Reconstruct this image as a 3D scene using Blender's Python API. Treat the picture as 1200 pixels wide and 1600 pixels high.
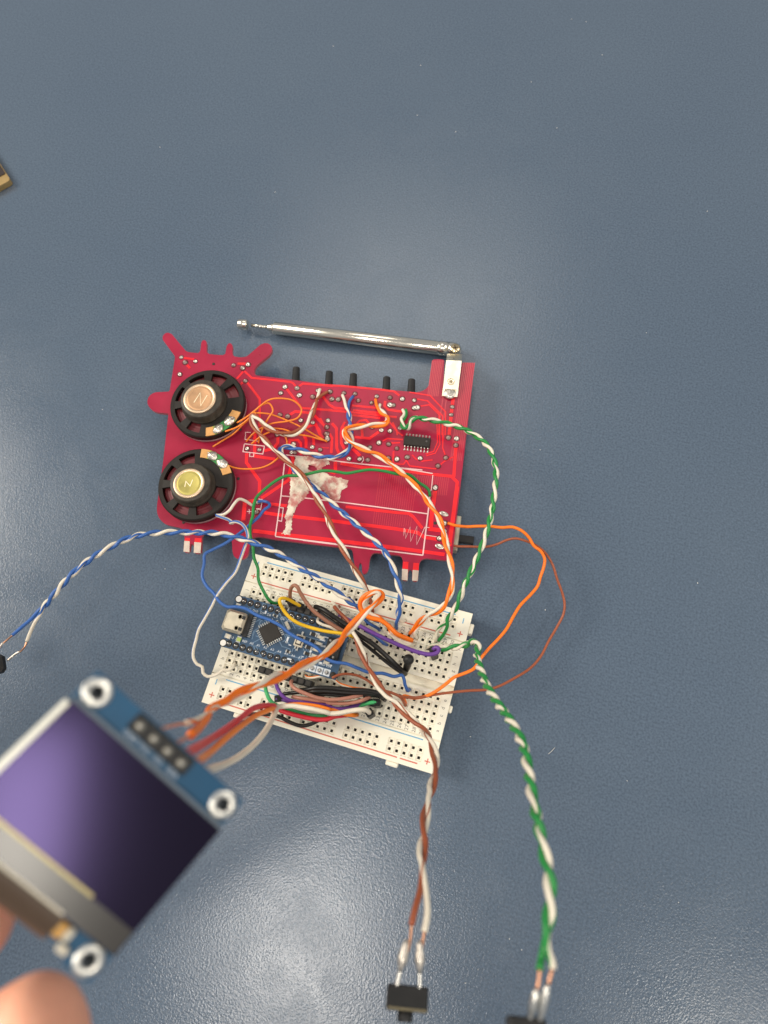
import bpy, bmesh, math, random
import numpy as np
from mathutils import Vector, Matrix
from mathutils.geometry import tessellate_polygon

random.seed(7)
S = 0.001                      # everything below is written in millimetres
SC = bpy.context.scene
COL = SC.collection
for o in list(bpy.data.objects):
    bpy.data.objects.remove(o)

# ------------------------------------------------------------------ camera
R = np.array([[0.9582599405861716, 0.27948846536575384, -0.06020036540807022],
              [-0.2469452625391577, 0.9152492432260646, 0.3183345097277554],
              [0.14406916247842852, -0.29018101333749313, 0.9460650378917749]])
CP = np.array([37.1386, -18.4148, 250.546])
F = 1070.38                    # focal length in pixels of the 1200 x 1600 photograph
cam_d = bpy.data.cameras.new('camera')
cam = bpy.data.objects.new('camera', cam_d)
COL.objects.link(cam)
M4 = Matrix.Identity(4)
for i in range(3):
    for j in range(3):
        M4[i][j] = R[j][i]
    M4[i][3] = CP[i] * S
cam.matrix_world = M4
cam_d.sensor_fit = 'VERTICAL'
cam_d.sensor_height = 36
cam_d.sensor_width = 27
cam_d.lens = 36 * F / 1600
cam_d.clip_start = 0.005
cam_d.clip_end = 50
cam_d.dof.use_dof = True
cam_d.dof.focus_distance = 0.246
cam_d.dof.aperture_fstop = cam_d.lens / 1.95
SC.camera = cam

# ------------------------------------------------------------------ world, lamps, exposure
W = bpy.data.worlds.new('World')
SC.world = W
W.use_nodes = True
W.node_tree.nodes['Background'].inputs[0].default_value = (0.93, 0.96, 1.0, 1)
W.node_tree.nodes['Background'].inputs[1].default_value = 0.39
SC.view_settings.view_transform = 'Standard'
SC.view_settings.look = 'None'
SC.view_settings.exposure = 0
SC.view_settings.gamma = 1


def lamp(name, loc, target, sx, sy, watts, col, spin=0.0):
    d = bpy.data.lights.new(name, 'AREA')
    d.shape = 'RECTANGLE'
    d.size, d.size_y, d.energy, d.color = sx, sy, watts, col
    o = bpy.data.objects.new(name, d)
    COL.objects.link(o)
    v = Vector(target) - Vector(loc)
    q = v.to_track_quat('-Z', 'Y').to_matrix().to_4x4() if abs(v.x) + abs(v.y) > 1e-4 else Matrix.Identity(4)
    o.matrix_world = Matrix.Translation(loc) @ q @ Matrix.Rotation(spin, 4, 'Z')
    return o


lamp('ceiling_lamp_far', (-0.33, 1.10, 1.5), (-0.33, 1.10, 0), 0.70, 0.70, 4.2, (1.0, 0.93, 0.82))
lamp('ceiling_lamp_near', (-0.125, -0.52, 1.5), (-0.125, -0.52, 0), 0.27, 0.46, 7.2, (1.0, 0.94, 0.86), math.radians(22))
lamp('ceiling_lamp_side', (1.345, -0.93, 2.35), (1.345, -0.93, 0), 0.33, 0.64, 15.0, (1.0, 0.93, 0.82), math.radians(17.7))
lamp('ceiling_lamp_left', (-3.3, 0.1, 2.6), (0, 0, 0), 1.4, 1.4, 132.0, (1.0, 0.93, 0.82))
lamp('added_fill_right', (2.7, 1.1, 2.4), (0, 0, 0), 1.2, 1.2, 32.0, (1.0, 0.94, 0.84))  # added unseen fill, brightens the wires' right flank and softens contrast


# ------------------------------------------------------------------ pixel -> place
def at(u, v, z):
    d = R.T @ np.array([(u - 600) / F, -(v - 800) / F, -1.0])
    return CP + d * ((z - CP[2]) / d[2])


def deep(u, v, depth):
    return CP + R.T @ (np.array([(u - 600) / F, -(v - 800) / F, -1.0]) * depth)


def crop(x0, y0, k):
    return lambda x, y: (x0 + x / k, y0 + y / k)


# ------------------------------------------------------------------ materials
MATS = {}


def mat(name, col, rough=0.5, metal=0.0, spec=0.5, coat=0.0, coat_rough=0.1, noise=0.0, nscale=400.0,
        bump=0.0, bscale=800.0, sss=0.0, tint=None, trans=0.0, rvar=0.0):
    if name in MATS:
        return MATS[name]
    m = bpy.data.materials.new(name)
    m.use_nodes = True
    nt = m.node_tree
    b = nt.nodes['Principled BSDF']
    b.inputs['Base Color'].default_value = (*col, 1)
    b.inputs['Roughness'].default_value = rough
    b.inputs['Metallic'].default_value = metal
    b.inputs['Specular IOR Level'].default_value = spec
    b.inputs['Coat Weight'].default_value = coat
    b.inputs['Coat Roughness'].default_value = coat_rough
    if tint:
        b.inputs['Specular Tint'].default_value = (*tint, 1)
    if sss:
        b.inputs['Subsurface Weight'].default_value = sss
        b.inputs['Subsurface Radius'].default_value = (1.0, 0.4, 0.2)
        b.inputs['Subsurface Scale'].default_value = 0.0015
    if trans:
        b.inputs['Transmission Weight'].default_value = trans
    tc = nt.nodes.new('ShaderNodeTexCoord')
    if noise or rvar:
        n = nt.nodes.new('ShaderNodeTexNoise')
        n.inputs['Scale'].default_value = nscale
        n.inputs['Detail'].default_value = 4
        nt.links.new(tc.outputs['Object'], n.inputs['Vector'])
        if noise:
            r = nt.nodes.new('ShaderNodeMapRange')
            r.inputs[1].default_value, r.inputs[2].default_value = 0.3, 0.7
            r.inputs[3].default_value, r.inputs[4].default_value = 1 - noise, 1 + noise
            nt.links.new(n.outputs['Fac'], r.inputs[0])
            mx = nt.nodes.new('ShaderNodeMix')
            mx.data_type = 'RGBA'
            mx.blend_type = 'MULTIPLY'
            mx.inputs[0].default_value = 1
            mx.inputs[6].default_value = (*col, 1)
            nt.links.new(r.outputs[0], mx.inputs[7])
            nt.links.new(mx.outputs[2], b.inputs['Base Color'])
        if rvar:
            r2 = nt.nodes.new('ShaderNodeMapRange')
            r2.inputs[1].default_value, r2.inputs[2].default_value = 0.3, 0.7
            r2.inputs[3].default_value, r2.inputs[4].default_value = max(0, rough - rvar), rough + rvar
            nt.links.new(n.outputs['Fac'], r2.inputs[0])
            nt.links.new(r2.outputs[0], b.inputs['Roughness'])
    if bump:
        n2 = nt.nodes.new('ShaderNodeTexNoise')
        n2.inputs['Scale'].default_value = bscale
        n2.inputs['Detail'].default_value = 3
        nt.links.new(tc.outputs['Object'], n2.inputs['Vector'])
        bp = nt.nodes.new('ShaderNodeBump')
        bp.inputs['Strength'].default_value = 1
        bp.inputs['Distance'].default_value = bump * S
        nt.links.new(n2.outputs['Fac'], bp.inputs['Height'])
        nt.links.new(bp.outputs['Normal'], b.inputs['Normal'])
    MATS[name] = m
    return m


def table_mat():
    m = bpy.data.materials.new('table_laminate')
    m.use_nodes = True
    nt = m.node_tree
    L = nt.links.new
    b = nt.nodes['Principled BSDF']
    b.inputs['Roughness'].default_value = 0.18
    b.inputs['Specular IOR Level'].default_value = 0.5
    tc = nt.nodes.new('ShaderNodeTexCoord')
    n = nt.nodes.new('ShaderNodeTexNoise')
    n.inputs['Scale'].default_value = 1900
    n.inputs['Detail'].default_value = 2.0
    n.inputs['Roughness'].default_value = 0.55
    L(tc.outputs['Object'], n.inputs['Vector'])
    v = nt.nodes.new('ShaderNodeTexVoronoi')
    v.feature = 'SMOOTH_F1'
    v.inputs['Scale'].default_value = 1800
    v.inputs['Smoothness'].default_value = 0.6
    L(tc.outputs['Object'], v.inputs['Vector'])
    ad = nt.nodes.new('ShaderNodeMath')
    ad.operation = 'ADD'
    L(n.outputs['Fac'], ad.inputs[0])
    L(v.outputs['Distance'], ad.inputs[1])
    bp = nt.nodes.new('ShaderNodeBump')
    bp.inputs['Strength'].default_value = 1.0
    bp.inputs['Distance'].default_value = 0.000034
    L(ad.outputs[0], bp.inputs['Height'])
    L(bp.outputs['Normal'], b.inputs['Normal'])
    ns = nt.nodes.new('ShaderNodeTexNoise')
    ns.inputs['Scale'].default_value = 38
    ns.inputs['Detail'].default_value = 6
    ns.inputs['Distortion'].default_value = 1.2
    L(tc.outputs['Object'], ns.inputs['Vector'])
    rs = nt.nodes.new('ShaderNodeMapRange')
    rs.inputs[1].default_value, rs.inputs[2].default_value = 0.35, 0.65
    rs.inputs[3].default_value, rs.inputs[4].default_value = 0.15, 0.23
    L(ns.outputs['Fac'], rs.inputs[0])
    L(rs.outputs[0], b.inputs['Roughness'])
    # large soft variation and fine speckle in the colour of the laminate
    n2 = nt.nodes.new('ShaderNodeTexNoise')
    n2.inputs['Scale'].default_value = 9
    n2.inputs['Detail'].default_value = 5
    L(tc.outputs['Object'], n2.inputs['Vector'])
    cr = nt.nodes.new('ShaderNodeValToRGB')
    cr.color_ramp.elements[0].position = 0.3
    cr.color_ramp.elements[0].color = (0.083, 0.115, 0.160, 1)
    cr.color_ramp.elements[1].position = 0.7
    cr.color_ramp.elements[1].color = (0.091, 0.124, 0.168, 1)
    L(n2.outputs['Fac'], cr.inputs['Fac'])
    n3 = nt.nodes.new('ShaderNodeTexNoise')
    n3.inputs['Scale'].default_value = 1300
    n3.inputs['Detail'].default_value = 2
    L(tc.outputs['Object'], n3.inputs['Vector'])
    r = nt.nodes.new('ShaderNodeMapRange')
    r.inputs[1].default_value, r.inputs[2].default_value = 0.3, 0.7
    r.inputs[3].default_value, r.inputs[4].default_value = 0.80, 1.20
    L(n3.outputs['Fac'], r.inputs[0])
    mx = nt.nodes.new('ShaderNodeMix')
    mx.data_type = 'RGBA'
    mx.blend_type = 'MULTIPLY'
    mx.inputs[0].default_value = 1
    L(cr.outputs['Color'], mx.inputs[6])
    L(r.outputs[0], mx.inputs[7])
    L(mx.outputs[2], b.inputs['Base Color'])
    return m


def glue_mat():
    m = bpy.data.materials.new('dried_glue')
    m.use_nodes = True
    nt = m.node_tree
    L = nt.links.new
    b = nt.nodes['Principled BSDF']
    b.inputs['Roughness'].default_value = 0.42
    tc = nt.nodes.new('ShaderNodeTexCoord')
    n = nt.nodes.new('ShaderNodeTexNoise')
    n.inputs['Scale'].default_value = 170
    n.inputs['Detail'].default_value = 6
    n.inputs['Roughness'].default_value = 0.65
    L(tc.outputs['Object'], n.inputs['Vector'])
    cr = nt.nodes.new('ShaderNodeValToRGB')
    e = cr.color_ramp.elements
    e[0].position, e[0].color = 0.42, (0.52, 0.19, 0.16, 1)
    e[1].position, e[1].color = 0.55, (0.78, 0.68, 0.53, 1)
    L(n.outputs['Fac'], cr.inputs['Fac'])
    L(cr.outputs['Color'], b.inputs['Base Color'])
    bp = nt.nodes.new('ShaderNodeBump')
    bp.inputs['Distance'].default_value = 0.0002
    L(n.outputs['Fac'], bp.inputs['Height'])
    L(bp.outputs['Normal'], b.inputs['Normal'])
    return m


M_TABLE = table_mat()
M_GLUE = glue_mat()
M_BOARD = mat('red_solder_mask', (0.35, 0.010, 0.041), 0.34, spec=0.28, coat=0.25, coat_rough=0.24, rvar=0.10, noise=0.16, nscale=60, bump=0.02, bscale=900)
M_BOARDEDGE = mat('board_edge', (0.50, 0.12, 0.14), 0.6)
M_TRACE = mat('masked_copper', (0.84, 0.020, 0.028), 0.34, spec=0.28, coat=0.15, coat_rough=0.2, noise=0.08, nscale=300)
M_HATCH = mat('masked_copper_hatch', (0.50, 0.024, 0.045), 0.3, coat=0.4, coat_rough=0.2)
M_SILK = mat('pink_white_ink', (0.80, 0.52, 0.50), 0.6)
M_SOLDER = mat('solder', (0.66, 0.60, 0.52), 0.36, metal=0.9, noise=0.25, nscale=1500, bump=0.08, bscale=1500)
M_PINS = mat('shiny_solder', (0.70, 0.66, 0.60), 0.2, metal=1.0)
M_FLUX = mat('flux_ring', (0.13, 0.018, 0.022), 0.3, coat=0.5)
M_TIN = mat('tinned_pad', (0.60, 0.49, 0.40), 0.5, metal=0.3, noise=0.1)
M_CHROME = mat('chromed_steel', (0.86, 0.79, 0.66), 0.2, metal=1.0, rvar=0.04, nscale=300)
M_BRACKET = mat('nickel_bracket', (0.86, 0.80, 0.64), 0.30, metal=1.0, rvar=0.1, nscale=200)
M_BRASS = mat('brass_screw', (0.72, 0.58, 0.36), 0.28, metal=1.0, noise=0.2, nscale=900)
M_COPCAP = mat('copper_zinc_cap', (0.58, 0.34, 0.185), 0.48, metal=0.75, noise=0.10, nscale=300, rvar=0.08)
M_COPCAP2 = mat('yellow_zinc_cap', (0.46, 0.39, 0.115), 0.48, metal=0.75, noise=0.12, nscale=300, rvar=0.08)
M_RIM = mat('pale_copper_rim', (0.74, 0.54, 0.36), 0.4, metal=0.8, noise=0.08, nscale=300)
M_SCRATCH = mat('scratched_metal', (0.95, 0.82, 0.55), 0.5, metal=0.2)
M_BLACK = mat('black_plastic', (0.018, 0.017, 0.016), 0.45, spec=0.35, noise=0.2, nscale=300, bump=0.02, bscale=2000)
M_BASKET = mat('basket_plastic', (0.016, 0.012, 0.009), 0.55, spec=0.3, noise=0.15, nscale=400, bump=0.03, bscale=1500)
M_MAGNET = mat('magnet_ferrite', (0.052, 0.043, 0.032), 0.5, spec=0.35, noise=0.3, nscale=500, bump=0.04, bscale=900)
M_CONE = mat('dark_red_cone', (0.15, 0.016, 0.020), 0.42, coat=0.15, coat_rough=0.3)
M_GASKET = mat('grey_gasket', (0.55, 0.42, 0.42), 0.5)
M_CHIP = mat('chip_epoxy', (0.026, 0.022, 0.018), 0.5, spec=0.3, noise=0.15, nscale=900)
M_PHENOL = mat('orange_laminate', (0.66, 0.33, 0.10), 0.45, noise=0.15, nscale=300)
M_GREENM = mat('green_mask', (0.04, 0.22, 0.05), 0.35, noise=0.25, nscale=500)
M_LIME = mat('light_green_mask', (0.36, 0.44, 0.10), 0.4)
M_BB = mat('cream_abs', (0.83, 0.775, 0.63), 0.42, noise=0.03, nscale=40, bump=0.015, bscale=700)
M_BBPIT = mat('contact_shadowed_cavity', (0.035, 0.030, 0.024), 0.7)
M_RED_INK = mat('red_ink', (0.62, 0.14, 0.09), 0.6)
M_BLUE_INK = mat('blue_ink', (0.16, 0.38, 0.55), 0.6)
M_GREY_INK = mat('grey_ink', (0.17, 0.15, 0.125), 0.7)
M_NANO = mat('blue_solder_mask', (0.030, 0.072, 0.135), 0.35, coat=0.2, coat_rough=0.2, noise=0.3, nscale=220, bump=0.03, bscale=900)
M_NANOTR = mat('blue_masked_copper', (0.13, 0.21, 0.31), 0.35, coat=0.3)
M_WHITEINK = mat('white_ink', (0.62, 0.66, 0.70), 0.6)
M_USB = mat('usb_shell', (0.60, 0.53, 0.40), 0.42, metal=0.85, rvar=0.08, nscale=400, bump=0.02, bscale=500)
M_SMDW = mat('ceramic_tan', (0.60, 0.54, 0.42), 0.5)
M_PAD = mat('silver_pad', (0.72, 0.70, 0.64), 0.3, metal=1.0)
M_COPPER = mat('bare_copper', (0.78, 0.40, 0.24), 0.3, metal=1.0)
M_OPCB = mat('deep_blue_mask', (0.006, 0.075, 0.16), 0.4, spec=0.35, noise=0.1, nscale=100)
M_OGLASS = mat('display_glass', (0.006, 0.005, 0.006), 0.16, spec=0.42, tint=(0.50, 0.385, 1.0), coat=0.0)
M_OEDGE = mat('display_glass_edge', (0.26, 0.27, 0.24), 0.2, spec=0.8)
M_OSTRIP = mat('display_driver_strip', (0.030, 0.026, 0.022), 0.2, spec=0.55)
M_OLINE = mat('display_border_line', (0.36, 0.30, 0.13), 0.35, metal=0.6)
M_FLEX = mat('brown_flex', (0.07, 0.042, 0.024), 0.35)
M_AMBER = mat('amber_tape', (0.55, 0.27, 0.03), 0.3)
M_SKIN = mat('skin', (0.97, 0.45, 0.29), 0.45, sss=0.25, noise=0.13, nscale=160, bump=0.12, bscale=700)
M_NAIL = mat('nail', (0.80, 0.48, 0.38), 0.25)
M_CASE = mat('tan_metal', (0.56, 0.38, 0.16), 0.35, metal=0.7, noise=0.1, nscale=200)
M_CASETOP = mat('dark_brown_leatherette', (0.022, 0.010, 0.007), 0.5)
M_DUST = mat('dust', (0.6, 0.6, 0.58), 0.8)


def wire_mat(name, col):
    return mat(name, col, 0.38, spec=0.4, noise=0.05, nscale=250, rvar=0.05)


WM = dict(white=wire_mat('white_insulation', (0.78, 0.70, 0.56)), blue=wire_mat('blue_insulation', (0.040, 0.125, 0.38)),
          green=wire_mat('green_insulation', (0.020, 0.235, 0.050)), orange=wire_mat('orange_insulation', (0.98, 0.20, 0.010)),
          brown=wire_mat('brown_insulation', (0.33, 0.085, 0.035)), yellow=wire_mat('yellow_insulation', (0.80, 0.48, 0.012)),
          jbrown=wire_mat('tan_brown_insulation', (0.33, 0.145, 0.085)), purple=wire_mat('purple_insulation', (0.135, 0.045, 0.26)),
          black=wire_mat('black_insulation', (0.012, 0.010, 0.008)), jgreen=wire_mat('mint_green_insulation', (0.06, 0.42, 0.14)),
          jwhite=wire_mat('ivory_insulation', (0.80, 0.71, 0.56)), red=wire_mat('red_insulation', (0.66, 0.03, 0.045)),
          jorange=wire_mat('dark_orange_insulation', (0.92, 0.23, 0.02)), pink=wire_mat('rose_brown_insulation', (0.44, 0.19, 0.13)),
          thin=mat('orange_enamel', (0.92, 0.25, 0.02), 0.4))


# ------------------------------------------------------------------ things, parts
class Thing:
    def __init__(self, name, label, cat, loc, group=None):
        self.o = bpy.data.objects.new(name, None)
        self.o.empty_display_size = 0.005
        COL.objects.link(self.o)
        self.loc = np.array(loc, float)
        self.o.location = Vector(self.loc * S)
        self.o['label'], self.o['category'] = label, cat
        if group:
            self.o['group'] = group


class MB:
    """collects faces (in world millimetres) for ONE mesh object"""

    def __init__(self):
        self.v, self.f, self.m, self.s = [], [], [], []

    def add(self, verts, faces, mi=0, smooth=False):
        b = len(self.v)
        self.v += [tuple(p) for p in verts]
        for k, f in enumerate(faces):
            self.f.append([i + b for i in f])
            self.m.append(mi if isinstance(mi, int) else mi[k])
            self.s.append(smooth)
        return self

    def box(self, c, size, rot=0.0, mi=0, axes=None, bev=0.0):
        sx, sy, sz = size[0] / 2, size[1] / 2, size[2] / 2
        if bev <= 0:
            L = [(x * sx, y * sy, z * sz) for z in (-1, 1) for x, y in ((-1, -1), (1, -1), (1, 1), (-1, 1))]
            fs = [(3, 2, 1, 0), (4, 5, 6, 7), (0, 1, 5, 4), (1, 2, 6, 5), (2, 3, 7, 6), (3, 0, 4, 7)]
        else:
            b = min(bev, sx * .9, sy * .9, sz * .9)
            L = []
            for z, k in ((-sz, b), (-sz + b, 0), (sz - b, 0), (sz, b)):
                X, Y = sx - k, sy - k
                L += [(-X + b, -Y, z), (X - b, -Y, z), (X, -Y + b, z), (X, Y - b, z), (X - b, Y, z), (-X + b, Y, z), (-X, Y - b, z), (-X, -Y + b, z)]
            fs = [tuple(range(7, -1, -1)), tuple(range(24, 32))]
            for r_ in range(3):
                for i in range(8):
                    fs.append((r_ * 8 + i, r_ * 8 + (i + 1) % 8, r_ * 8 + 8 + (i + 1) % 8, r_ * 8 + 8 + i))
        if axes is None:
            ca, sa = math.cos(rot), math.sin(rot)
            axes = np.array([[ca, sa, 0], [-sa, ca, 0], [0, 0, 1]])
        P = np.array(L) @ np.array(axes) + np.array(c)
        return self.add(P, fs, mi)

    def prism(self, poly, z0, z1, mi=0, side=None, base=None):
        """poly: list of (x,y); base: (origin, ex, ey, n) or world"""
        P = np.array([(p[0], p[1]) for p in poly], float)
        A = 0.5 * np.sum(P[:, 0] * np.roll(P[:, 1], -1) - np.roll(P[:, 0], -1) * P[:, 1])
        if A < 0:
            P = P[::-1]
        n = len(P)
        V = [(x, y, z0) for x, y in P] + [(x, y, z1) for x, y in P]
        if base is not None:
            O, ex, ey, nn = base
            V = [O + ex * a + ey * b + nn * c for a, b, c in V]
        tris = tessellate_polygon([[Vector((x, y, 0)) for x, y in P]])
        fs, ms = [], []
        for t in tris:
            a, b, c = t
            cr = (P[b][0] - P[a][0]) * (P[c][1] - P[a][1]) - (P[c][0] - P[a][0]) * (P[b][1] - P[a][1])
            if cr < 0:
                b, c = c, b
            fs.append((a + n, b + n, c + n)); ms.append(mi)
            fs.append((c, b, a)); ms.append(mi)
        for i in range(n):
            j = (i + 1) % n
            fs.append((i, j, j + n, i + n)); ms.append(mi if side is None else side)
        return self.add(V, fs, ms)

    def lathe(self, c, prof, n=24, mi=0, axis=(0, 0, 1), smooth=True, mis=None, squash=None):
        a = np.array(axis, float); a /= np.linalg.norm(a)
        t = np.array([1.0, 0, 0]) if abs(a[0]) < 0.9 else np.array([0, 1.0, 0])
        u = np.cross(a, t); u /= np.linalg.norm(u)
        w = np.cross(a, u)
        V, fs, ms = [], [], []
        for r_, h in prof:
            for i in range(n):
                q = 2 * math.pi * i / n
                V.append(np.array(c) + a * h + r_ * (math.cos(q) * u + math.sin(q) * w))
        for k in range(len(prof) - 1):
            for i in range(n):
                j = (i + 1) % n
                fs.append((k * n + i, k * n + j, (k + 1) * n + j, (k + 1) * n + i))
                ms.append(mi if mis is None else mis[k])
        if prof[0][0] > 1e-6:
            fs.append(tuple(range(n - 1, -1, -1))); ms.append(mi if mis is None else mis[0])
        if prof[-1][0] > 1e-6:
            fs.append(tuple((len(prof) - 1) * n + i for i in range(n))); ms.append(mi if mis is None else mis[-1])
        return self.add(V, fs, ms, smooth)

    def tube(self, P, r, n=10, mi=0, stripe=None, r_end=None, twist=0.0, caps=True, squash=1.0):
        P = np.array(P, float)
        T = np.gradient(P, axis=0)
        T /= np.linalg.norm(T, axis=1)[:, None] + 1e-12
        t0 = np.array([0, 0, 1.0]) if abs(T[0][2]) < 0.9 else np.array([1.0, 0, 0])
        u = np.cross(T[0], t0); u /= np.linalg.norm(u)
        V, fs, ms = [], [], []
        N = len(P)
        rr = r if hasattr(r, '__len__') else [r] * N
        for k in range(N):
            u = u - T[k] * (u @ T[k]); u /= np.linalg.norm(u) + 1e-12
            w = np.cross(T[k], u)
            for i in range(n):
                q = 2 * math.pi * i / n + twist * k
                V.append(P[k] + rr[k] * (math.cos(q) * u + math.sin(q) * w))
        for k in range(N - 1):
            for i in range(n):
                j = (i + 1) % n
                fs.append((k * n + i, k * n + j, (k + 1) * n + j, (k + 1) * n + i))
                ms.append(stripe[1] if stripe and i in stripe[0] else mi)
        if caps:
            fs.append(tuple(range(n - 1, -1, -1))); ms.append(mi)
            fs.append(tuple((N - 1) * n + i for i in range(n))); ms.append(mi)
        return self.add(V, fs, ms, True)

    def ribbon(self, P2, w, z0, z1, mi=0):
        """flat strip along a polyline of (x,y) with mitred joints"""
        P = np.array(P2, float)
        n = len(P)
        T = [P[min(i + 1, n - 1)] - P[max(i - 1, 0)] for i in range(n)]
        V = []
        for i in range(n):
            if 0 < i < n - 1:
                a = P[i] - P[i - 1]; a /= np.linalg.norm(a) + 1e-9
                b = P[i + 1] - P[i]; b /= np.linalg.norm(b) + 1e-9
                t = a + b; t /= np.linalg.norm(t) + 1e-9
                nn = np.array([-t[1], t[0]])
                k = 1 / max(0.6, abs(nn @ np.array([-a[1], a[0]])))
            else:
                t = T[i] / (np.linalg.norm(T[i]) + 1e-9)
                nn = np.array([-t[1], t[0]]); k = 1
            for sg in (-1, 1):
                q = P[i] + nn * sg * w / 2 * k
                V.append((q[0], q[1], z0)); V.append((q[0], q[1], z1))
        fs = []
        for i in range(n - 1):
            a, b = i * 4, i * 4 + 4
            fs += [(a + 1, b + 1, b + 3, a + 3), (a, b, b + 1, a + 1), (a + 3, b + 3, b + 2, a + 2)]
        fs += [(0, 1, 3, 2), (n * 4 - 4, n * 4 - 2, n * 4 - 1, n * 4 - 3)]
        return self.add(V, fs, mi)

    def build(self, name, mats, parent=None, loc=None, recalc=False):
        if not isinstance(mats, (list, tuple)):
            mats = [mats]
        if loc is None:
            loc = parent.loc if isinstance(parent, Thing) else (np.array(parent['org']) if parent is not None else np.zeros(3))
        loc = np.array(loc, float)
        me = bpy.data.meshes.new(name)
        V = (np.array(self.v, float) - loc) * S
        me.from_pydata([tuple(p) for p in V], [], self.f)
        for m in mats:
            me.materials.append(m)
        me.polygons.foreach_set('material_index', self.m)
        me.polygons.foreach_set('use_smooth', self.s)
        me.update()
        if recalc:
            bm = bmesh.new(); bm.from_mesh(me)
            bmesh.ops.recalc_face_normals(bm, faces=bm.faces)
            bm.to_mesh(me); bm.free()
        o = bpy.data.objects.new(name, me)
        COL.objects.link(o)
        if isinstance(parent, Thing):
            o.parent = parent.o
        elif parent is not None:
            o.parent = parent
        else:
            o.location = Vector(loc * S)
        ORG[o.name] = loc
        return o


ORG = {}


class Sub(Thing):
    """lets a part (a mesh object) be the parent of sub-parts written in world millimetres"""

    def __init__(self, o):
        self.o = o
        self.loc = ORG[o.name]


def put_copy(src, parent, pos, rotz=0.0, scale=1.0):
    """another object sharing src's mesh (mesh centred on its own origin)"""
    c = src.copy()
    COL.objects.link(c)
    c.parent = parent.o
    c.location = Vector((np.array(pos) - parent.loc) * S)
    c.rotation_euler = (0, 0, rotz)
    c.scale = (scale, scale, scale) if not hasattr(scale, '__len__') else scale
    return c


def cat_rom(P, step=0.7):
    P = np.array(P, float)
    if len(P) == 2:
        n = max(2, int(np.linalg.norm(P[1] - P[0]) / step) + 1)
        return np.array([P[0] + (P[1] - P[0]) * t for t in np.linspace(0, 1, n)])
    E = np.vstack([2 * P[0] - P[1], P, 2 * P[-1] - P[-2]])
    out = []
    for i in range(1, len(E) - 2):
        p0, p1, p2, p3 = E[i - 1:i + 3]
        t0 = 0
        t1 = t0 + max(1e-6, np.linalg.norm(p1 - p0)) ** .5
        t2 = t1 + max(1e-6, np.linalg.norm(p2 - p1)) ** .5
        t3 = t2 + max(1e-6, np.linalg.norm(p3 - p2)) ** .5
        n = max(2, int(np.linalg.norm(p2 - p1) / step))
        for t in np.linspace(t1, t2, n, endpoint=False):
            A1 = (t1 - t) / (t1 - t0) * p0 + (t - t0) / (t1 - t0) * p1
            A2 = (t2 - t) / (t2 - t1) * p1 + (t - t1) / (t2 - t1) * p2
            A3 = (t3 - t) / (t3 - t2) * p2 + (t - t2) / (t3 - t2) * p3
            B1 = (t2 - t) / (t2 - t0) * A1 + (t - t0) / (t2 - t0) * A2
            B2 = (t3 - t) / (t3 - t1) * A2 + (t - t1) / (t3 - t1) * A3
            out.append((t2 - t) / (t2 - t1) * B1 + (t - t1) / (t2 - t1) * B2)
    out.append(P[-1])
    return np.array(out)


def pts(L):
    """(u, v, z) = height above the table in mm; (u, v, 'd', depth) = distance from the camera"""
    return np.array([deep(p[0], p[1], p[3]) if p[2] == 'd' else at(*p) for p in L])


def thing_at(name, label, cat, P, group=None):
    q = P.mean(axis=0).copy()
    q[2] = P[:, 2].min()
    return Thing(name, label, cat, q, group)


def wire(label, L, col, r=0.58, name='wire', cat='wire', stripe=None, group=None, tip0=None, tip1=None, n=10):
    C = cat_rom(pts(L))
    t = thing_at(name, label, cat, C, group)
    mats = [WM[col]] + ([WM[stripe]] if stripe else [])
    MB().tube(C, r, n, 0, ((0, 1), 1) if stripe else None, twist=0.012).build('insulation', mats, t)
    for tip, end in ((tip0, C[0]), (tip1, C[-1])):
        if tip is not None:
            MB().tube(cat_rom(np.vstack([[end], pts(tip)])), 0.27, 8).build('bare_tip', M_COPPER, t)
    return t


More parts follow.
